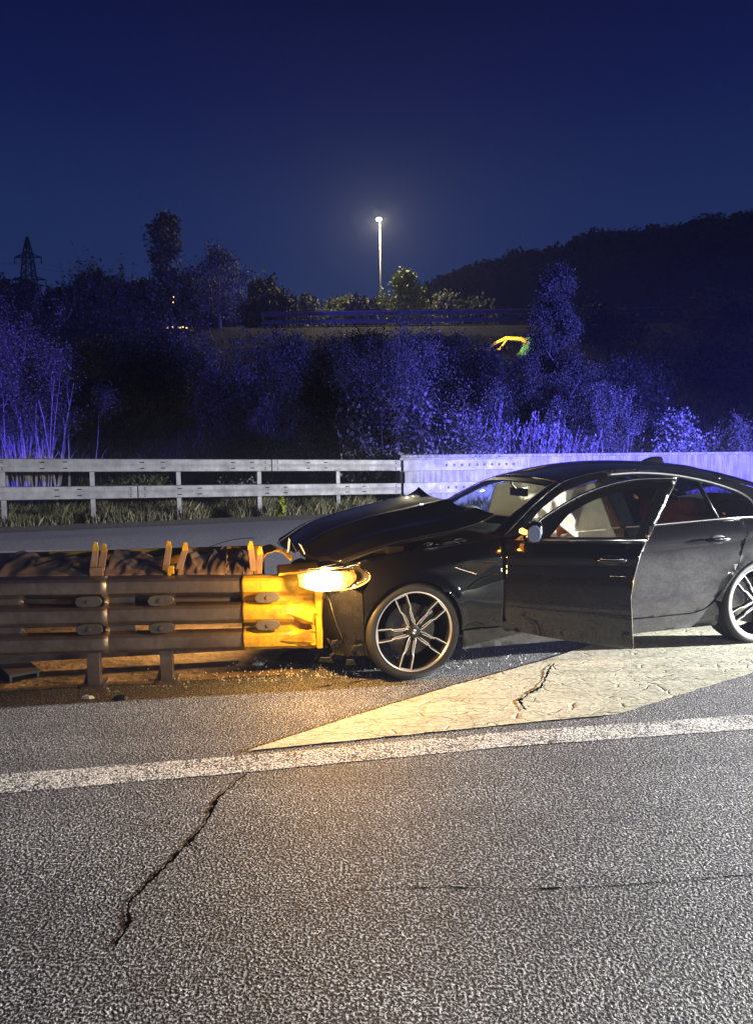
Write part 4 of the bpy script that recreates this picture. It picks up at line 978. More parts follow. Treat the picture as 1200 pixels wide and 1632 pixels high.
# rear door handle (near)
def handle(parent, M_, name='door_handle'):
    b = MB(); pts = []; 
    for i in range(13):
        t = i/12; pts.append(M_ @ Vector((lerp(-.10, .10, t), -.036*math.sin(math.pi*t)**.45-.004, .004*math.sin(math.pi*t))))
    b.tube(pts, [.012+.010*math.sin(math.pi*i/12) for i in range(13)], 10); h = b.build(name, MT['paint'], parent, True)
    b = MB(); b.lathe([(.001, -.004), (.03, -.0035), (.045, .004)], 20, M_ @ Matrix.Scale(1.7, 4, (1, 0, 0)) @ Matrix.Scale(.8, 4, (0, 0, 1)))
    b.build('handle_recess', MT['trim'], parent, True)
    b = MB(); b.tube([M_ @ Vector((lerp(-.095, .095, i/8), -.052*math.sin(math.pi*i/8)**.45-.009, .012)) for i in range(9)], .0025, 6); b.build('handle_strip', MT['chrome'], parent, True)
    return h
rd_n = [o for o in car.children if o.name.startswith('rear_door') and 'glass' not in o.name][0]
handle(rd_n, Matrix.Translation((2.50, offs(2.50, .855)-.004, .855)))
# crease line strips on sill
# ---- greenhouse top (windscreen, roof, rear window)
CL = smooth_pts([(.46, 1.00), (.70, 1.125), (.98, 1.25), (1.26, 1.352), (1.42, 1.395), (1.7, 1.447), (2.0, 1.468), (2.3, 1.464), (2.6, 1.446), (2.85, 1.418), (3.1, 1.372), (3.4, 1.296), (3.74, 1.195)], 6)
EL = smooth_pts([(.72, .955), (.92, 1.097), (1.10, 1.212), (1.30, 1.31), (1.45, 1.348), (1.7, 1.387), (2.0, 1.402), (2.3, 1.385), (2.6, 1.345), (2.85, 1.292), (3.08, 1.226), (3.30, 1.155), (3.56, 1.07)], 6)
NT = len(CL)-1
def top(tau, s, dz=0):      # tau along, s from near rail (-1) to far rail (1)
    k = max(0, min(NT-1e-6, tau*NT)); i = int(k); t = k-i
    cu, cz = lerp(CL[i][0], CL[i+1][0], t), lerp(CL[i][1], CL[i+1][1], t); eu, ez = lerp(EL[i][0], EL[i+1][0], t), lerp(EL[i][1], EL[i+1][1], t)
    ev = offs(eu, ez); a = abs(s)**2.3; c_ = W/2
    return (lerp(cu, eu, abs(s)**2.0), c_+(ev-c_)*(-s), lerp(cz, ez, a)+dz)
def topstrip(name, t0, t1, s0, s1, mat, nu, nv, dz=0, thick=.006):
    b = MB(); b.grid(lambda u, v: top(lerp(t0, t1, u), lerp(s0, s1, v), dz), nu, nv); o = b.build(name, mat, car, True)
    mo = o.modifiers.new('s', 'SOLIDIFY'); mo.thickness = thick; mo.offset = -1 if thick > 0 else 1; return o
t_w, t_r0, t_r1 = 3/12+.0, 8.6/12, 11.6/12
topstrip('windscreen', .012, t_w, -.90, .90, MT['glass'], 24, 30, -.004, .001)
topstrip('roof', t_w, t_r0, -1, 1, MT['paint'], 60, 44)
topstrip('rear_window', t_r0+.003, t_r1, -.88, .88, MT['tint'], 20, 26, -.004, .001)
for s0, s1 in ((-1, -.895), (.895, 1)):
    topstrip('windscreen_pillar', 0, t_w-.001, s0, s1, MT['paint'], 28, 6)
    topstrip('rear_pillar', t_r0+.001, 1, s0*.985 if s0 < 0 else .88, -.88 if s0 < 0 else .985, MT['paint'], 24, 6)
topstrip('windscreen_header_band', t_w-.032, t_w-.001, -.895, .895, MT['trim'], 4, 30, -.008)
# roof fin
b = MB(); prof = smooth_pts([(2.46, 1.452), (2.52, 1.485), (2.60, 1.505), (2.68, 1.502), (2.70, 1.47), (2.71, 1.428)], 3)
for k, (dy, sc_) in enumerate(((-.022, .0), (-.012, .9), (0, 1), (.012, .9), (.022, .0))): pass
n = len(prof); rings = []
for dy, kk in ((-.024, 0.0), (-.015, .55), (-.006, .95), (.006, .95), (.015, .55), (.024, 0.0)):
    rings.append([(p[0], W/2-.02+dy, lerp(1.448-.05*(p[0]-2.46), p[1], kk)) for p in prof])
b = MB()
for rg in rings: b.v += rg
for i in range(len(rings)-1):
    for j in range(n-1):
        a = i*n+j; b.f.append((a, a+1, a+n+1, a+n))
b.build('roof_fin', MT['paint'], car, True)
# rear: boot lid and tail panels (seen only from the side)
b = MB()
def boot(u, v):
    x = lerp(3.52, 4.0, u); s = lerp(-1, 1, v); hw = lerp(.80, .74, u); z = lerp(1.15, 1.12, u)-.05*abs(s)**2.5*1.4-(.03 if u > .97 else 0)
    return (x+.05*(1-abs(s)**2)*(u > .5), W/2+s*hw, z)
b.grid(boot, 14, 20); b.build('boot_lid', MT['paint'], car, True)
b = MB(); b.grid(lambda u, v: (3.9+.11*math.sin(math.pi*v)**.5+.0*u, lerp(.10, W-.10, v), lerp(.25, 1.06, u)), 8, 20); b.build('tail_panel', MT['paint'], car, True)
# ---- hood: buckled, popped up at the rear
HNn = smooth_pts([(-.47, .175, .812), (-.26, .165, .876), (-.08, .160, .922), (.14, .16, .958), (.36, .16, .990), (.56, .165, 1.036), (.68, .17, 1.092)], 5)
HMm = smooth_pts([(-.73, .935, .845), (-.53, .935, .978), (-.36, .935, 1.045), (-.10, .935, 1.115), (.136, .935, 1.160), (.30, .935, 1.188), (.43, .935, 1.205)], 5)
HFf = [(p[0], W-p[1]+.0, p[2]+.01) for p in HNn]
def hoodf(q, s, dz=0):    # q front to rear, s -1..1
    n = len(HNn)-1; k = min(q*n, n-1e-6); i = int(k); t = k-i
    A = [Vector(L[i]).lerp(Vector(L[i+1]), t) for L in (HNn, HMm, HFf)]
    a = abs(s); e = A[0] if s < 0 else A[2]; w_ = a**1.75
    x = lerp(A[1].x, e.x, a**2.2); y = lerp(A[1].y, e.y, a); z = lerp(A[1].z, e.z, w_)
    z += .020*math.exp(-((a-.50)/.035)**2)*(1-q*.3) - .014*math.exp(-((a-.62)/.06)**2) + .010*math.exp(-((a-.86)/.04)**2) - .012*math.exp(-((a-.72)/.06)**2)
    z += .018*nz(q*3.2+1, s*2.1, 2)*sm(q*2)*(1-a)
    z += .060*max(0, 1-abs(q-1.0)/.13)*max(0, 1-abs(s-.10)/.30)**1.3          # torn-up tip at the rear edge
    return (x, y, z+dz)
b = MB(); b.grid(lambda u, v: hoodf(u, lerp(-1, 1, v)), 44, 60)
o = b.build('bonnet', MT['paint'], car, True); mo = o.modifiers.new('s', 'SOLIDIFY'); mo.thickness = .018; mo.offset = -1
b = MB(); b.grid(lambda u, v: (lambda p: (p[0]*.98+.004, p[1], p[2]-.035))(hoodf(lerp(.05, .97, u), lerp(-.95, .95, v))), 16, 24); b.build('bonnet_underside', MT['plastic'], car, True)
# engine bay clutter below the raised bonnet
b = MB(); b.box((-.40, .24, .55), (.66, W-.24, .80)); b.build('engine_bay', MT['void'], car)
rnd = random.Random(3); ecl = MB()
for k in range(34):
    x = rnd.uniform(-.35, .62); y = rnd.uniform(.2, .5); z = rnd.uniform(.80, .87+.07*(x+.3)); s_ = rnd.uniform(.02, .06)
    ecl.box((x-s_, y-s_, z-s_), (x+s_, y+s_, z+s_*.6))
tag(ecl.build('engine_parts', MT['void'], car, bevel=.005), kind='stuff')
b = MB()
for k in range(7):
    x = rnd.uniform(.1, .6); b.tube([(x+.12*math.cos(t_*3+k), .16+.03*k*.5+.03*t_, .87+.03*math.sin(t_*5+k)+.05*(x)) for t_ in [i/8 for i in range(9)]], .010, 6)
b.build('hoses', MT['rim_dark'], car, True)
# cowl
b = MB(); b.grid(lambda u, v: (lambda p: (p[0]-.16*(1-u)-.0, p[1], p[2]-.06*(1-u)-.012))(top(.0, lerp(-.98, .98, v))), 5, 24); b.build('cowl', MT['plastic'], car, True)
for s0 in (-.55, .05):
    b = MB(); b.tube([Vector(top(.012, s0, .012)), Vector(top(.05, s0+.28, .012)), Vector(top(.035, s0+.62, .014))], [.009, .008, .005], 6); b.build('wiper', MT['trim'], car, True)
# fender vent (blade + bright line)
b = MB(); pth = [(.29, .762), (.33, .742), (.40, .722), (.455, .708)]
vb = panel('fender_vent', [(.30, .775, .01), (.46, .70, .01), (.50, .705, .01), (.60, .765, .01), (.60, .785, .01), (.40, .80, .02)], lambda a, z, e=0: (a, offs(a, z)-.004+e, z), MT['plastic'], car, .03, .006)
for pth, w_, mt in (([(.295, .764), (.34, .745), (.40, .725), (.46, .703)], .009, MT['chrome']), ([(.30, .782), (.42, .800), (.55, .79), (.63, .782)], .006, MT['rim_dark']), ([(.37, .60), (.46, .66), (.56, .69), (.66, .695)], .006, MT['paint'])):
    b = MB(); b.tube([Vector(side(a, z, -.007)) for a, z in smooth_pts(pth, 4)], w_/2, 6); b.build('vent_trim', mt, vb if mt is not MT['paint'] else car, True)
# ---- interior
b = MB(); b.box((.70, .14, .24), (2.95, W-.14, .30)); b.box((-.2, .34, .2), (.7, W-.34, .5)); b.box((2.55, .2, .3), (3.9, W-.2, .85)); b.build('floor_pan', MT['void'], car)
b = MB(); b.grid(lambda u, v: (lerp(.60, 1.06, u), lerp(.16, W-.16, v), .965+.035*math.sin(math.pi*u)-.02*u+.02*math.exp(-((lerp(.16, W-.16, v)-.52)/.16)**2)*u), 8, 16)
b.box((.98, .16, .55), (1.06, W-.16, .955)); b.build('dashboard', MT['plastic'], car, True)
b = MB(); M_ = Matrix.Translation((1.18, .54, .90)) @ Matrix.Rotation(math.radians(-62), 4, 'Y')
for k in range(28):
    pass
b.tube([M_ @ Vector((.185*math.cos(2*math.pi*k/28), .185*math.sin(2*math.pi*k/28), 0)) for k in range(29)], .016, 8, False); b.build('steering_wheel', MT['trim'], car, True)
def pillow(name, c, r, mat, seed, parent=car, sq=2.4):
    b = MB(); n, m = 22, 14
    for i in range(n):
        for j in range(m+1):
            a = 2*math.pi*i/n; p = math.pi*j/m-math.pi/2
            f_ = lambda t: math.copysign(abs(t)**(2/sq), t)
            d = Vector((f_(math.cos(p))*f_(math.cos(a)), f_(math.cos(p))*f_(math.sin(a)), f_(math.sin(p)))); k = 1+.12*nz(d.x*2.2+seed, d.y*2.2, d.z*2.2)+.05*nz(d.x*6, d.y*6+seed, d.z*6)
            b.v.append((c[0]+d.x*r[0]*k, c[1]+d.y*r[1]*k, c[2]+d.z*r[2]*k))
    for i in range(n):
        for j in range(m):
            a = i*(m+1)+j; c2 = ((i+1) % n)*(m+1)+j; b.f.append((a, c2, c2+1, a+1))
    return b.build(name, mat, parent, True)
pillow('steering_airbag', (1.24, .54, .90), (.11, .20, .13), MT['cloth2'], 1)
pillow('dashboard_airbag', (.98, 1.32, 1.035), (.12, .20, .055), MT['cloth2'], 4)
for sy in (.53, W-.53):
    st_ = bpy.data.objects.new('seat', None); link(st_, car)
    pillow('seat_base', (1.48, sy, .52), (.27, .25, .11), MT['leather'], 2, st_, 4)
    o = pillow('seat_back', (0, 0, 0), (.085, .24, .36), MT['leather'], 3, st_, 4); o.location = (1.78, sy, .84); o.rotation_euler = (0, math.radians(17), 0)
    o = pillow('headrest', (0, 0, 0), (.055, .13, .09), MT['leather'], 5, st_, 3); o.location = (1.90, sy, 1.22)
pillow('rear_bench', (2.45, W/2, .55), (.27, .66, .13), MT['leather'], 6, car, 5)
o = pillow('rear_backrest', (0, 0, 0), (.09, .66, .32), MT['leather'], 7, car, 5); o.location = (2.74, W/2, .78); o.rotation_euler = (0, math.radians(20), 0)
for sy in (.50, W-.50): o = pillow('rear_headrest', (0, 0, 0), (.06, .14, .075), MT['leather'], 8, car, 3); o.location = (2.66, sy, 1.08)
o = pillow('seat_bolster', (1.52, .40, .86), (.16, .06, .06), MT['leather'], 9, car, 3); o = pillow('console_lid', (1.50, .93, .62), (.2, .09, .16), MT['wood'], 9, car, 4)
# curtain airbags
def curtain(poly_lo, poly_hi, y0, mat, seed, name='curtain_airbag', xs0=0, xs1=1, bulge=.02):
    b = MB(); n = 60; m = 22
    for i in range(n+1):
        x = lerp(xs0, xs1, i/n); zl = interp(x, poly_lo); zh = interp(x, poly_hi)
        for j in range(m+1):
            t = j/m; z = lerp(zl, zh, t)
            y = y0(x, z)+bulge*(abs(nz(x*5+seed, z*2.0, seed))*1.6+.35*nz(x*14, z*16, seed)+.25*nz(x*30+seed, z*8))*min(1, (1-t)*4+.15)-.012*math.sin(x*21+seed)*(1-t)
            b.v.append((x, y, z))
    for i in range(n):
        for j in range(m):
            a = i*(m+1)+j; b.f.append((a, a+m+1, a+m+2, a+1))
    o = b.build(name, mat, car, True); o.modifiers.new('s', 'SOLIDIFY').thickness = .012; return o
curtain([(1.0, 1.06), (1.12, 1.07), (1.22, .99), (1.32, .90), (1.45, .84), (1.60, .86), (1.75, .90), (1.82, .92)], [(1.0, 1.13), (1.3, 1.24), (1.6, 1.31), (2.0, 1.34)], lambda x, z: offs(x, z)+.075, MT['cloth'], 1, xs0=1.0, xs1=1.80)
curtain([(1.36, .975), (1.7, .93), (2.2, .93)], [(1.36, 1.262), (1.7, 1.325), (2.2, 1.34)], lambda x, z: W-offs(x, z)-.10, MT['cloth'], 4, xs0=1.36, xs1=2.0)
# B pillar trim, interior mirror
for sy in (0, 1):
    b = MB(); b.grid(lambda u, v: (lerp(1.77, 1.90, v), (offs(1.74, lerp(.35, 1.33, u))+.03) if not sy else W-offs(1.74, lerp(.35, 1.33, u))-.03, lerp(.35, 1.33, u)), 12, 2); o = b.build('door_pillar', MT['trim'], car); o.modifiers.new('s', 'SOLIDIFY').thickness = .03
b = MB(); b.box((1.265, W/2-.13, 1.185), (1.30, W/2+.13, 1.255)); b.tube([(1.27, W/2, 1.23), (1.22, W/2, 1.28), (1.20, W/2, 1.325)], .012, 6); b.build('interior_mirror', MT['trim'], car, bevel=.012)
b = MB(); b.tube([(1.28, W/2-.2, 1.335), (1.32, W/2+.2, 1.335)], .02, 6); b.build('overhead_console', MT['trim'], car)
l = lamp('cabin_light', 'POINT', (1.35, W/2-.05, 1.27), None, 17, (1.0, .88, .68), .06); l.parent = car
# ---- headlight (near)
hl = panel('headlight', HL, lambda a, z, e=0: side(a, z, .0+e), MT['lens'], car, .03, .02)
b = MB()   # dark bowl
hb = panel('housing', HL, lambda a, z, e=0: side(a, z, .045+e), MT['plastic'], hl, .04, .01)
em = panel('lit_reflector', [(-.41, .722, .02), (-.44, .672, .02), (-.62, .640, .02), (-.80, .650, .02), (-.82, .71, .02), (-.60, .752, .02), (-.43, .762, .02)], lambda a, z, e=0: side(a, z, .022+e), MT['amber_hot'], hl, .04, .01)
b = MB(); tpz = smooth_pts([(-.755, .215, .742), (-.62, .118, .768), (-.45, .070, .765), (-.39, .058, .745)], 6); btz = smooth_pts([(-.745, .205, .662), (-.62, .118, .635), (-.47, .072, .655), (-.40, .058, .70)], 6)
b.grid(lambda u, v: Vector(tpz[min(int(u*18+.5), 18)]).lerp(Vector(btz[min(int(u*18+.5), 18)]), v)+Vector((0, -.02*math.sin(math.pi*v), 0)), 18, 6)
b.build('lens_glare_sheet', MT['amber_hot'], hl, True)  # added glowing sheet standing in for the glare around the headlight
for pth, w_, mt in (([(-.305, .735), (-.322, .70), (-.42, .655), (-.60, .625)], .009, MT['amber']), ([(-.33, .733), (-.345, .705), (-.40, .683)], .005, MT['chrome']), ([(-.30, .742), (-.40, .793), (-.60, .768)], .005, MT['chrome'])):
    b = MB(); b.tube([Vector(side(a, z, .004)) for a, z in smooth_pts(pth, 5)], w_/2, 6); b.build('light_tube', mt, hl, True)
l = lamp('headlight_glow', 'POINT', (-.60, -.13, .76), None, 105, (1.0, .50, .11), .04); l.parent = car
l = lamp('headlight_glow', 'SPOT', (-.72, W-.22, .62), None, 300, (1.0, .55, .16), .05, 150, .9); l.parent = car
l.rotation_euler = Vector((-1.0, .15, -.28)).to_track_quat('-Z', 'Y').to_euler()
# broken trim at the front corner: fog lamp bezel, torn strips
b = MB(); b.tube([Vector(side(a, z, -.006)) for a, z in smooth_pts([(-.70, .60), (-.62, .55), (-.555, .40), (-.52, .30), (-.56, .27), (-.60, .28)], 4)], .006, 6); b.build('bumper_bezel', MT['rim_dark'], car, True)
panel('bumper_intake', [(-.72, .56), (-.63, .55), (-.57, .40), (-.54, .29), (-.75, .28)], lambda a, z, e=0: side(a, z, -.003+e), MT['void'], car, .04, .004)
for pth in ([(-.80, .76, .12), (-.62, .10, .800), (-.50, .13, .815)], [(-.74, .16, .775), (-.6, .10, .782), (-.44, .085, .79)], [(-.70, .14, .79), (-.55, .095, .793), (-.47, .09, .80)]):
    if pth[0][1] > .5: pth[0] = (-.74, .22, .77)
    b = MB(); b.tube(smooth_pts(pth, 4), .004, 5); b.build('torn_trim_strip', MT['chrome'], car, True)
# ---- wheels
def make_wheel(near=True):
    e = bpy.data.objects.new('wheel', None); link(e, car)
    b = MB(); b.lathe([(.262, .006), (.272, -.002), (.290, -.012), (.312, -.014), (.326, -.004), (.334, .018), (.337, .05), (.338, .13), (.337, .20), (.330, .238), (.31, .25), (.26, .245)], 72); b.build('tyre', MT['rubber'], e, True)
    b = MB()
    for z_ in (.05, .10, .15, .20): b.lathe([(.3392, z_-.004), (.330, z_), (.3392, z_+.004)], 72)
    b.build('tyre_groove', MT['void'], e)
    b = MB(); b.lathe([(.275, .004), (.277, -.003), (.270, -.005), (.264, .0), (.262, .010)], 72); b.build('rim_lip', MT['bright'], e, True)
    b = MB(); b.lathe([(.263, .008), (.255, .03), (.248, .09), (.24, .22)], 60); b.build('rim_barrel', MT['rim_dark'], e, True)
    for k in range(5):
        a0 = math.radians(111-72*k); Mr = Matrix.Rotation(-a0, 4, 'Y')     # x axis points along the spoke
        dark = MB(); br = MB()
        for s in (-1, 1):
            # outer bright blade: from hub out to the rim, kinked
            c = [(.040, .022*s), (.070, .029*s), (.148, .031*s), (.166, .039*s), (.262, .043*s)]
            for (p, q) in zip(c, c[1:]):
                def W2(p_, w0, y): return Mr @ Vector((p_[0], y, p_[1]+w0))
                wd = .0052
                dark.prism([Mr @ Vector((p[0], .006, p[1]-s*.014)), Mr @ Vector((q[0], .004, q[1]-s*.012)), Mr @ Vector((q[0], .004, q[1]+s*.004)), Mr @ Vector((p[0], .006, p[1]+s*.004))], (0, .035, 0))
                br.prism([Mr @ Vector((p[0], .0035, p[1]-wd*.6)), Mr @ Vector((q[0], .0008, q[1]-wd*.6)), Mr @ Vector((q[0], .0008, q[1]+wd*.6)), Mr @ Vector((p[0], .0035, p[1]+wd*.6))], (0, .006, 0))
            c2 = [(.060, .014*s), (.142, .021*s), (.160, .033*s)]
            for (p, q) in zip(c2, c2[1:]): br.prism([Mr @ Vector((p[0], .0045, p[1]-.0022)), Mr @ Vector((q[0], .003, q[1]-.0022)), Mr @ Vector((q[0], .003, q[1]+.0022)), Mr @ Vector((p[0], .0045, p[1]+.0022))], (0, .004, 0))
        br.prism([Mr @ Vector((.256, .0008, -.044)), Mr @ Vector((.262, .0008, -.044)), Mr @ Vector((.262, .0008, .044)), Mr @ Vector((.256, .0008, .044))], (0, .006, 0))
        sp = dark.build('spoke', MT['rim_dark'], e); br.build('spoke_face', MT['bright'], e)
    b = MB(); b.lathe([(.001, .004), (.03, .004), (.045, .007), (.06, .014), (.065, .04)], 30); b.build('hub', MT['rim_dark'], e, True)
    b = MB(); b.lathe([(.001, .000), (.024, .000), (.027, .003)], 24); b.build('centre_cap', MT['trim'], e, True)
    for q in range(4):
        b = MB(); poly = [Vector((0, -.0012, 0))]+[Vector((.017*math.cos(math.radians(20+90*q+t_*15)), -.0012, .017*math.sin(math.radians(20+90*q+t_*15)))) for t_ in range(7)]
        b.prism(poly, (0, .001, 0)); b.build('badge_quadrant', MT['blue'] if q % 2 else MT['white'], e)
    b = MB(); b.lathe([(.001, .07), (.06, .065), (.075, .075), (.080, .085), (.178, .085), (.178, .11), (.07, .11)], 48); b.build('brake_disc', MT['disc'], e, True)
    b = MB(); 
    for i in range(9):
        pass
    b.prism([Vector((r_*math.cos(math.radians(a_)), .055, r_*math.sin(math.radians(a_)))) for r_, a_ in [(.195, 20), (.200, 38), (.195, 56), (.115, 56), (.11, 38), (.115, 20)]], (0, .075, 0)); b.build('brake_caliper', MT['disc'], e, bevel=.01)
    return e
wf = make_wheel(); wf.location = (0, .012, HZ)
wr = copy_tree(wf, car); wr.location = (WB, .012, HZ); wr.rotation_euler = (0, math.radians(-21), 0)
for x in (0, WB):
    wo = copy_tree(wf, car); wo.location = (x, W-.012, HZ); wo.rotation_euler = (0, 0, math.pi)
# underside, exhaust etc.
b = MB(); b.box((.40, .16, .19), (2.5, W-.16, .235)); b.box((.42, .10, .175), (.9, .2, .19)); b.build('underbody', MT['plastic'], car)
b = MB(); b.tube([(.0, .25, HZ-.05), (.0, W-.25, HZ-.05)], .035, 8); b.tube([(WB, .25, HZ-.05), (WB, W-.25, HZ-.05)], .035, 8); b.build('axle', MT['plastic'], car)

# ---- open front door.  local x along the door from the hinge, y inward, z up
PH = math.radians(-28)
dr = thing('x', None, None); bpy.data.objects.remove(dr)
def doff(z):
    t = z/.93; return sinterp(t, DP) if z <= .92 else .072+.44*(z-.92)+.30*(z-.92)**2
def dsurf(s, z, e=0.0): return (s, doff(z)+.010*((s-.45)/.5)**2+e, z)
DO = [(.0, .922, .006), (-.014, .62), (-.014, .292, .02), (.233, .249, .1), (.488, .212, .1), (.867, .168, .012), (.848, .38, .05), (.836, .545, .08), (.857, .683, .08), (.899, .847, .05), (.940, .922, .006)]
door = panel('front_door', DO, dsurf, MT['paint_light'], car, .026, .03)
door.location = (.68, 0, 0); door.rotation_euler = (0, 0, PH)
tag(door, 'open driver-side front door with a scraped lower corner')
fo = [(.10, .925, .01), (.235, 1.055, .05), (.341, 1.128, .05), (.494, 1.214, .08), (.648, 1.278, .08), (.80, 1.318, .08), (.95, 1.338, .05), (1.184, 1.342, .006), (.948, .925, .006)]
gl_ = [(.305, .948, .006), (.43, 1.095, .04), (.535, 1.160, .05), (.644, 1.208, .05), (.824, 1.258, .05), (1.06, 1.285, .03), (.872, .948, .006)]
panel('window_frame', fo, lambda s, z, e=0: (s, doff(z)+.010*((s-.45)/.5)**2+.004+e, z), MT['trim'], door, .03, .03, (gl_,))
panel('window_glass', gl_, lambda s, z, e=0: (s, doff(z)+.018+e, z), MT['glass'], door, .06, .001, gap=-.004)
def dstrip(path, wid, name, mat, proud=.003, hgt=None):
    b = MB(); b.tube([Vector(dsurf(s, z, -proud)) for s, z in path], wid/2, 8); return b.build(name, mat, door, True)
dstrip([(.10, .928), (.5, .930), (.947, .928)], .016, 'belt_strip', MT['chrome'])
dstrip(smooth_pts([(.12, .945), (.236, 1.060), (.341, 1.132), (.494, 1.219), (.648, 1.283), (.80, 1.324), (.95, 1.345), (1.183, 1.348)], 5), .020, 'window_surround', MT['chrome'], .002)
dstrip([(1.186, 1.340), (.952, .925)], .006, 'frame_edge_strip', MT['chrome'], .002)
dstrip([(.942, .915), (.901, .847), (.859, .683), (.838, .545), (.850, .38), (.869, .17)], .005, 'door_edge', MT['chrome'], -.001)
b = MB(); b.grid(lambda u, v: (lerp(.02, .86, u), .12+.05*math.sin(math.pi*v), lerp(.26, .92, v)), 8, 8); b.build('inner_trim', MT['leather'], door, True)
for x_ in (-.005, .80):
    b = MB(); b.box((x_, .04, .28), (x_+.034, .12, .90)); b.build('door_shell_edge', MT['paint'], door)
handle(door, Matrix.Translation((.705, doff(.80)+.0, .80)))
dstrip([(.70, .690), (.80, .688)], .005, 'scratch', MT['chrome'], .0)
# mirror
b = MB(); prof = [(.13, .915), (.20, .915), (.245, .93), (.25, 1.03), (.235, 1.062), (.17, 1.068), (.13, 1.03), (.115, .96)]
mh = None; rings = []
for dy, kx in ((.0, .80), (-.05, .95), (-.11, 1.0), (-.17, .96), (-.205, .70), (-.212, .3)):
    rings.append([(lerp(.18, p[0], kx), doff(.97)-.015+dy, lerp(.99, p[1], kx)) for p in smooth_pts(prof+[prof[0]], 3)[:-1]])
n = len(rings[0])
for rg in rings: b.v += rg
for i in range(len(rings)-1):
    for j in range(n): b.f.append((i*n+j, i*n+(j+1) % n, (i+1)*n+(j+1) % n, (i+1)*n+j))
b.f.append(tuple(range((len(rings)-1)*n, len(rings)*n)))
b.build('mirror_housing', MT['paint'], door, True)
b = MB(); y0 = doff(.97); b.prism([(.19+.045*math.cos(k*math.pi/9), y0-.232+.012*math.cos(k*math.pi/9), .99+.058*math.sin(k*math.pi/9)) for k in range(18)], (0, .012, 0)); b.build('mirror_glass', MT['mirror'], door, bevel=.004)
b = MB(); b.tube([(.112, y0-.03, .995), (.105, y0-.12, .998), (.125, y0-.21, 1.0), (.135, y0-.225, 1.0)], .017, 8); b.build('mirror_indicator', MT['amber'], door, True)
b = MB(); b.prism([(.06, y0-.02, .925), (.25, y0-.02, .925), (.26, y0+.0, 1.0), (.22, y0, 1.03)], (0, .02, 0)); b.build('mirror_base', MT['trim'], door)
l = lamp('indicator_glow', 'POINT', (.09, y0-.16, 1.0), None, 1.6, (1.0, .40, .06), .02); l.parent = door

rnd = random.Random(31)
for k in range(7):      # torn bumper pieces hanging under the nose
    u0 = rnd.uniform(-.66, -.36); v0 = rnd.uniform(.02, .25); z0 = rnd.uniform(.13, .27); L = rnd.uniform(.05, .13)
    b = MB(); b.add([(u0, v0, z0), (u0+L, v0+.02, z0+rnd.uniform(-.03, .03)), (u0+L*.7, v0-.02, z0+rnd.uniform(.02, .06)), (u0+L*.1, v0-.01, z0+rnd.uniform(.02, .05))], [(0, 1, 2, 3)])
    o = b.build('torn_bumper_piece', MT['plastic'], car); o.modifiers.new('s', 'SOLIDIFY').thickness = .006
# ---- debris
rnd = random.Random(12)
dp = thing('broken_headlight_lens', 'shattered clear lens pieces standing where the bonnet meets the yellow nose', 'debris', (-.50, 5.30, .78), .2)
for k in range(10):
    a = rnd.uniform(-.16, .10); z = rnd.uniform(.0, .09); h = rnd.uniform(.03, .11); w_ = rnd.uniform(.005, .018); t_ = rnd.uniform(-.5, .5)
    b = MB(); b.prism([(a, -.12+.05*k*.2, z), (a+w_, -.12+.05*k*.2, z+.01), (a+w_+t_*h*.6, -.10+.05*k*.2, z+h*.8), (a+t_*h, -.10+.05*k*.2, z+h)], (.001, .004, 0)); b.build('shard', MT['lens'] if k % 3 else MT['pale'], dp)
    if k % 2 == 0:
        b = MB(); b.tube([(a, -.13+.05*k*.2, z), (a+w_*.5+t_*h*.5, -.12+.05*k*.2, z+h*.5), (a+t_*h, -.11+.05*k*.2, z+h)], .002, 4); b.build('broken_edge', MT['chrome'], dp)
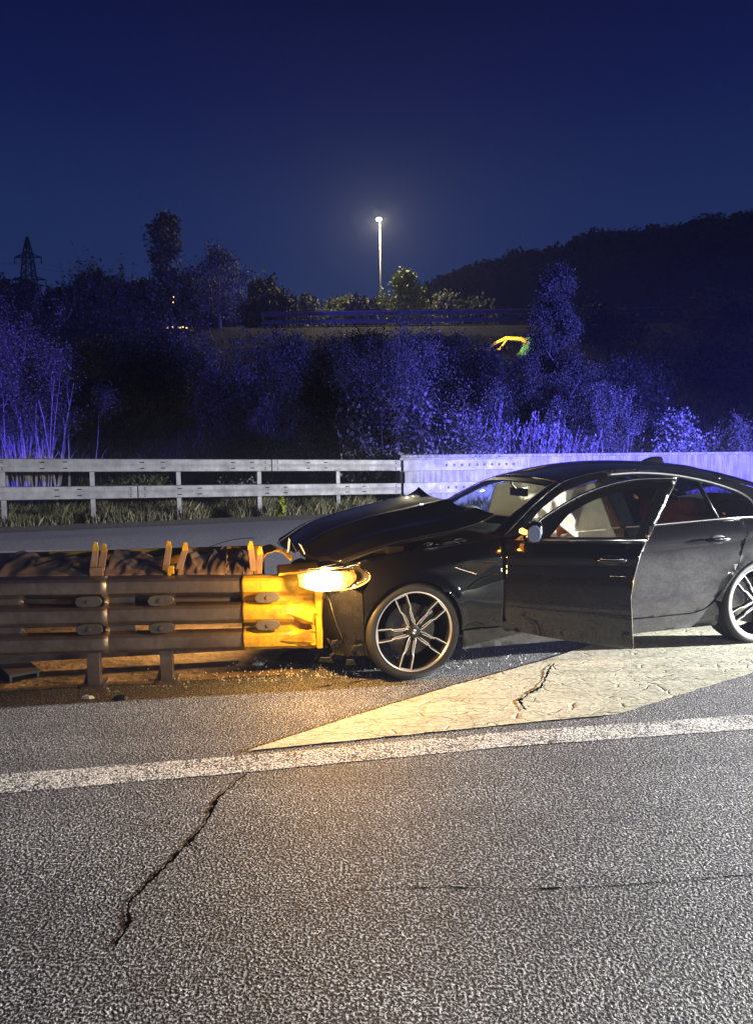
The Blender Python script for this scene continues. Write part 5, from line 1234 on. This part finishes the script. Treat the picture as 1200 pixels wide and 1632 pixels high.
# glass crumbs and plastic bits on the ground
m = MB()
for k in range(520):
    x = rnd.gauss(-.3, .7); y = 5.3+.2*x+abs(rnd.gauss(0, .3))-.25; s_ = rnd.uniform(.002, .006); z = .010
    if x < -.55: z = .018
    m.add([(x-s_, y-s_, z-.004), (x+s_, y-s_*.4, z-.004), (x, y+s_, z-.004), (x+rnd.uniform(-s_, s_), y, z+s_*1.2)], [(0, 2, 1), (0, 1, 3), (1, 2, 3), (2, 0, 3)])
tag(m.build('glass_crumbs', MT['pale'], None), 'scattered glass and plastic crumbs on the road under the car nose', 'debris', None, 'stuff')
for k, (x, y, s_, lab) in enumerate([(-1.86, 4.62, .05, 'flat pale splinter lying left of the barrier posts'), (-1.63, 4.60, .06, 'dark bent trim piece on the road below the barrier'), (-.30, 5.5, .10, 'pale broken concrete lump under the yellow nose'), (.72, 4.86, .014, 'small dark chip on the road near the front tyre'), (-.88, 5.35, .05, 'pale plastic shard beneath the barrier beam')]):
    b = MB(); n_ = 7; ring = [(x+s_*math.cos(6.28*i/n_)*rnd.uniform(.6, 1.2), y+s_*.5*math.sin(6.28*i/n_)*rnd.uniform(.6, 1.2)) for i in range(n_)]
    zb = tz(x, y)+.006; b.add([(a, c, zb) for a, c in ring]+[(lerp(x, a, .7), lerp(y, c, .7), zb+s_*(.35 if k != 2 else .8)*rnd.uniform(.6, 1.2)) for a, c in ring], [tuple(range(n_, 2*n_))]+[(i, (i+1) % n_, n_+(i+1) % n_, n_+i) for i in range(n_)])
    tag(b.build('debris_piece', [MT['litter'], MT['trim'], MT['concrete'], MT['trim'], MT['litter']][k], None), lab, 'debris')
for k, (px, py, lab) in enumerate([(-2.95, 16.9, 'pale litter in the grass below the rail, left of the weed'), (-6.0, 16.4, 'pale litter among the grass by the second post')]):
    b = MB(); z = tz(px, py); b.add([(px-.08, py, z+.05), (px+.06, py-.04, z+.04), (px+.08, py+.03, z+.14), (px-.03, py+.05, z+.17), (px-.1, py+.08, z+.02)], [(0, 1, 2, 3), (0, 3, 4)]); tag(b.build('litter', MT['litter']), lab, 'litter')

# ------------------------------------------------------------------ thin night haze
hz = MB(); hz.box((-420, -45, -1.6), (420, 420, 125))
m = bpy.data.materials.new('night_haze'); m.use_nodes = True; t = m.node_tree; t.nodes.clear()
o_ = N(t, 'OutputMaterial'); pv = N(t, 'VolumePrincipled'); pv.inputs['Color'].default_value = (.62, .68, 1, 1); pv.inputs['Density'].default_value = .0010; pv.inputs['Anisotropy'].default_value = .3
t.links.new(pv.outputs[0], o_.inputs['Volume'])
tag(hz.build('haze', m), 'thin night haze lit by the lamps', None, None, 'stuff')
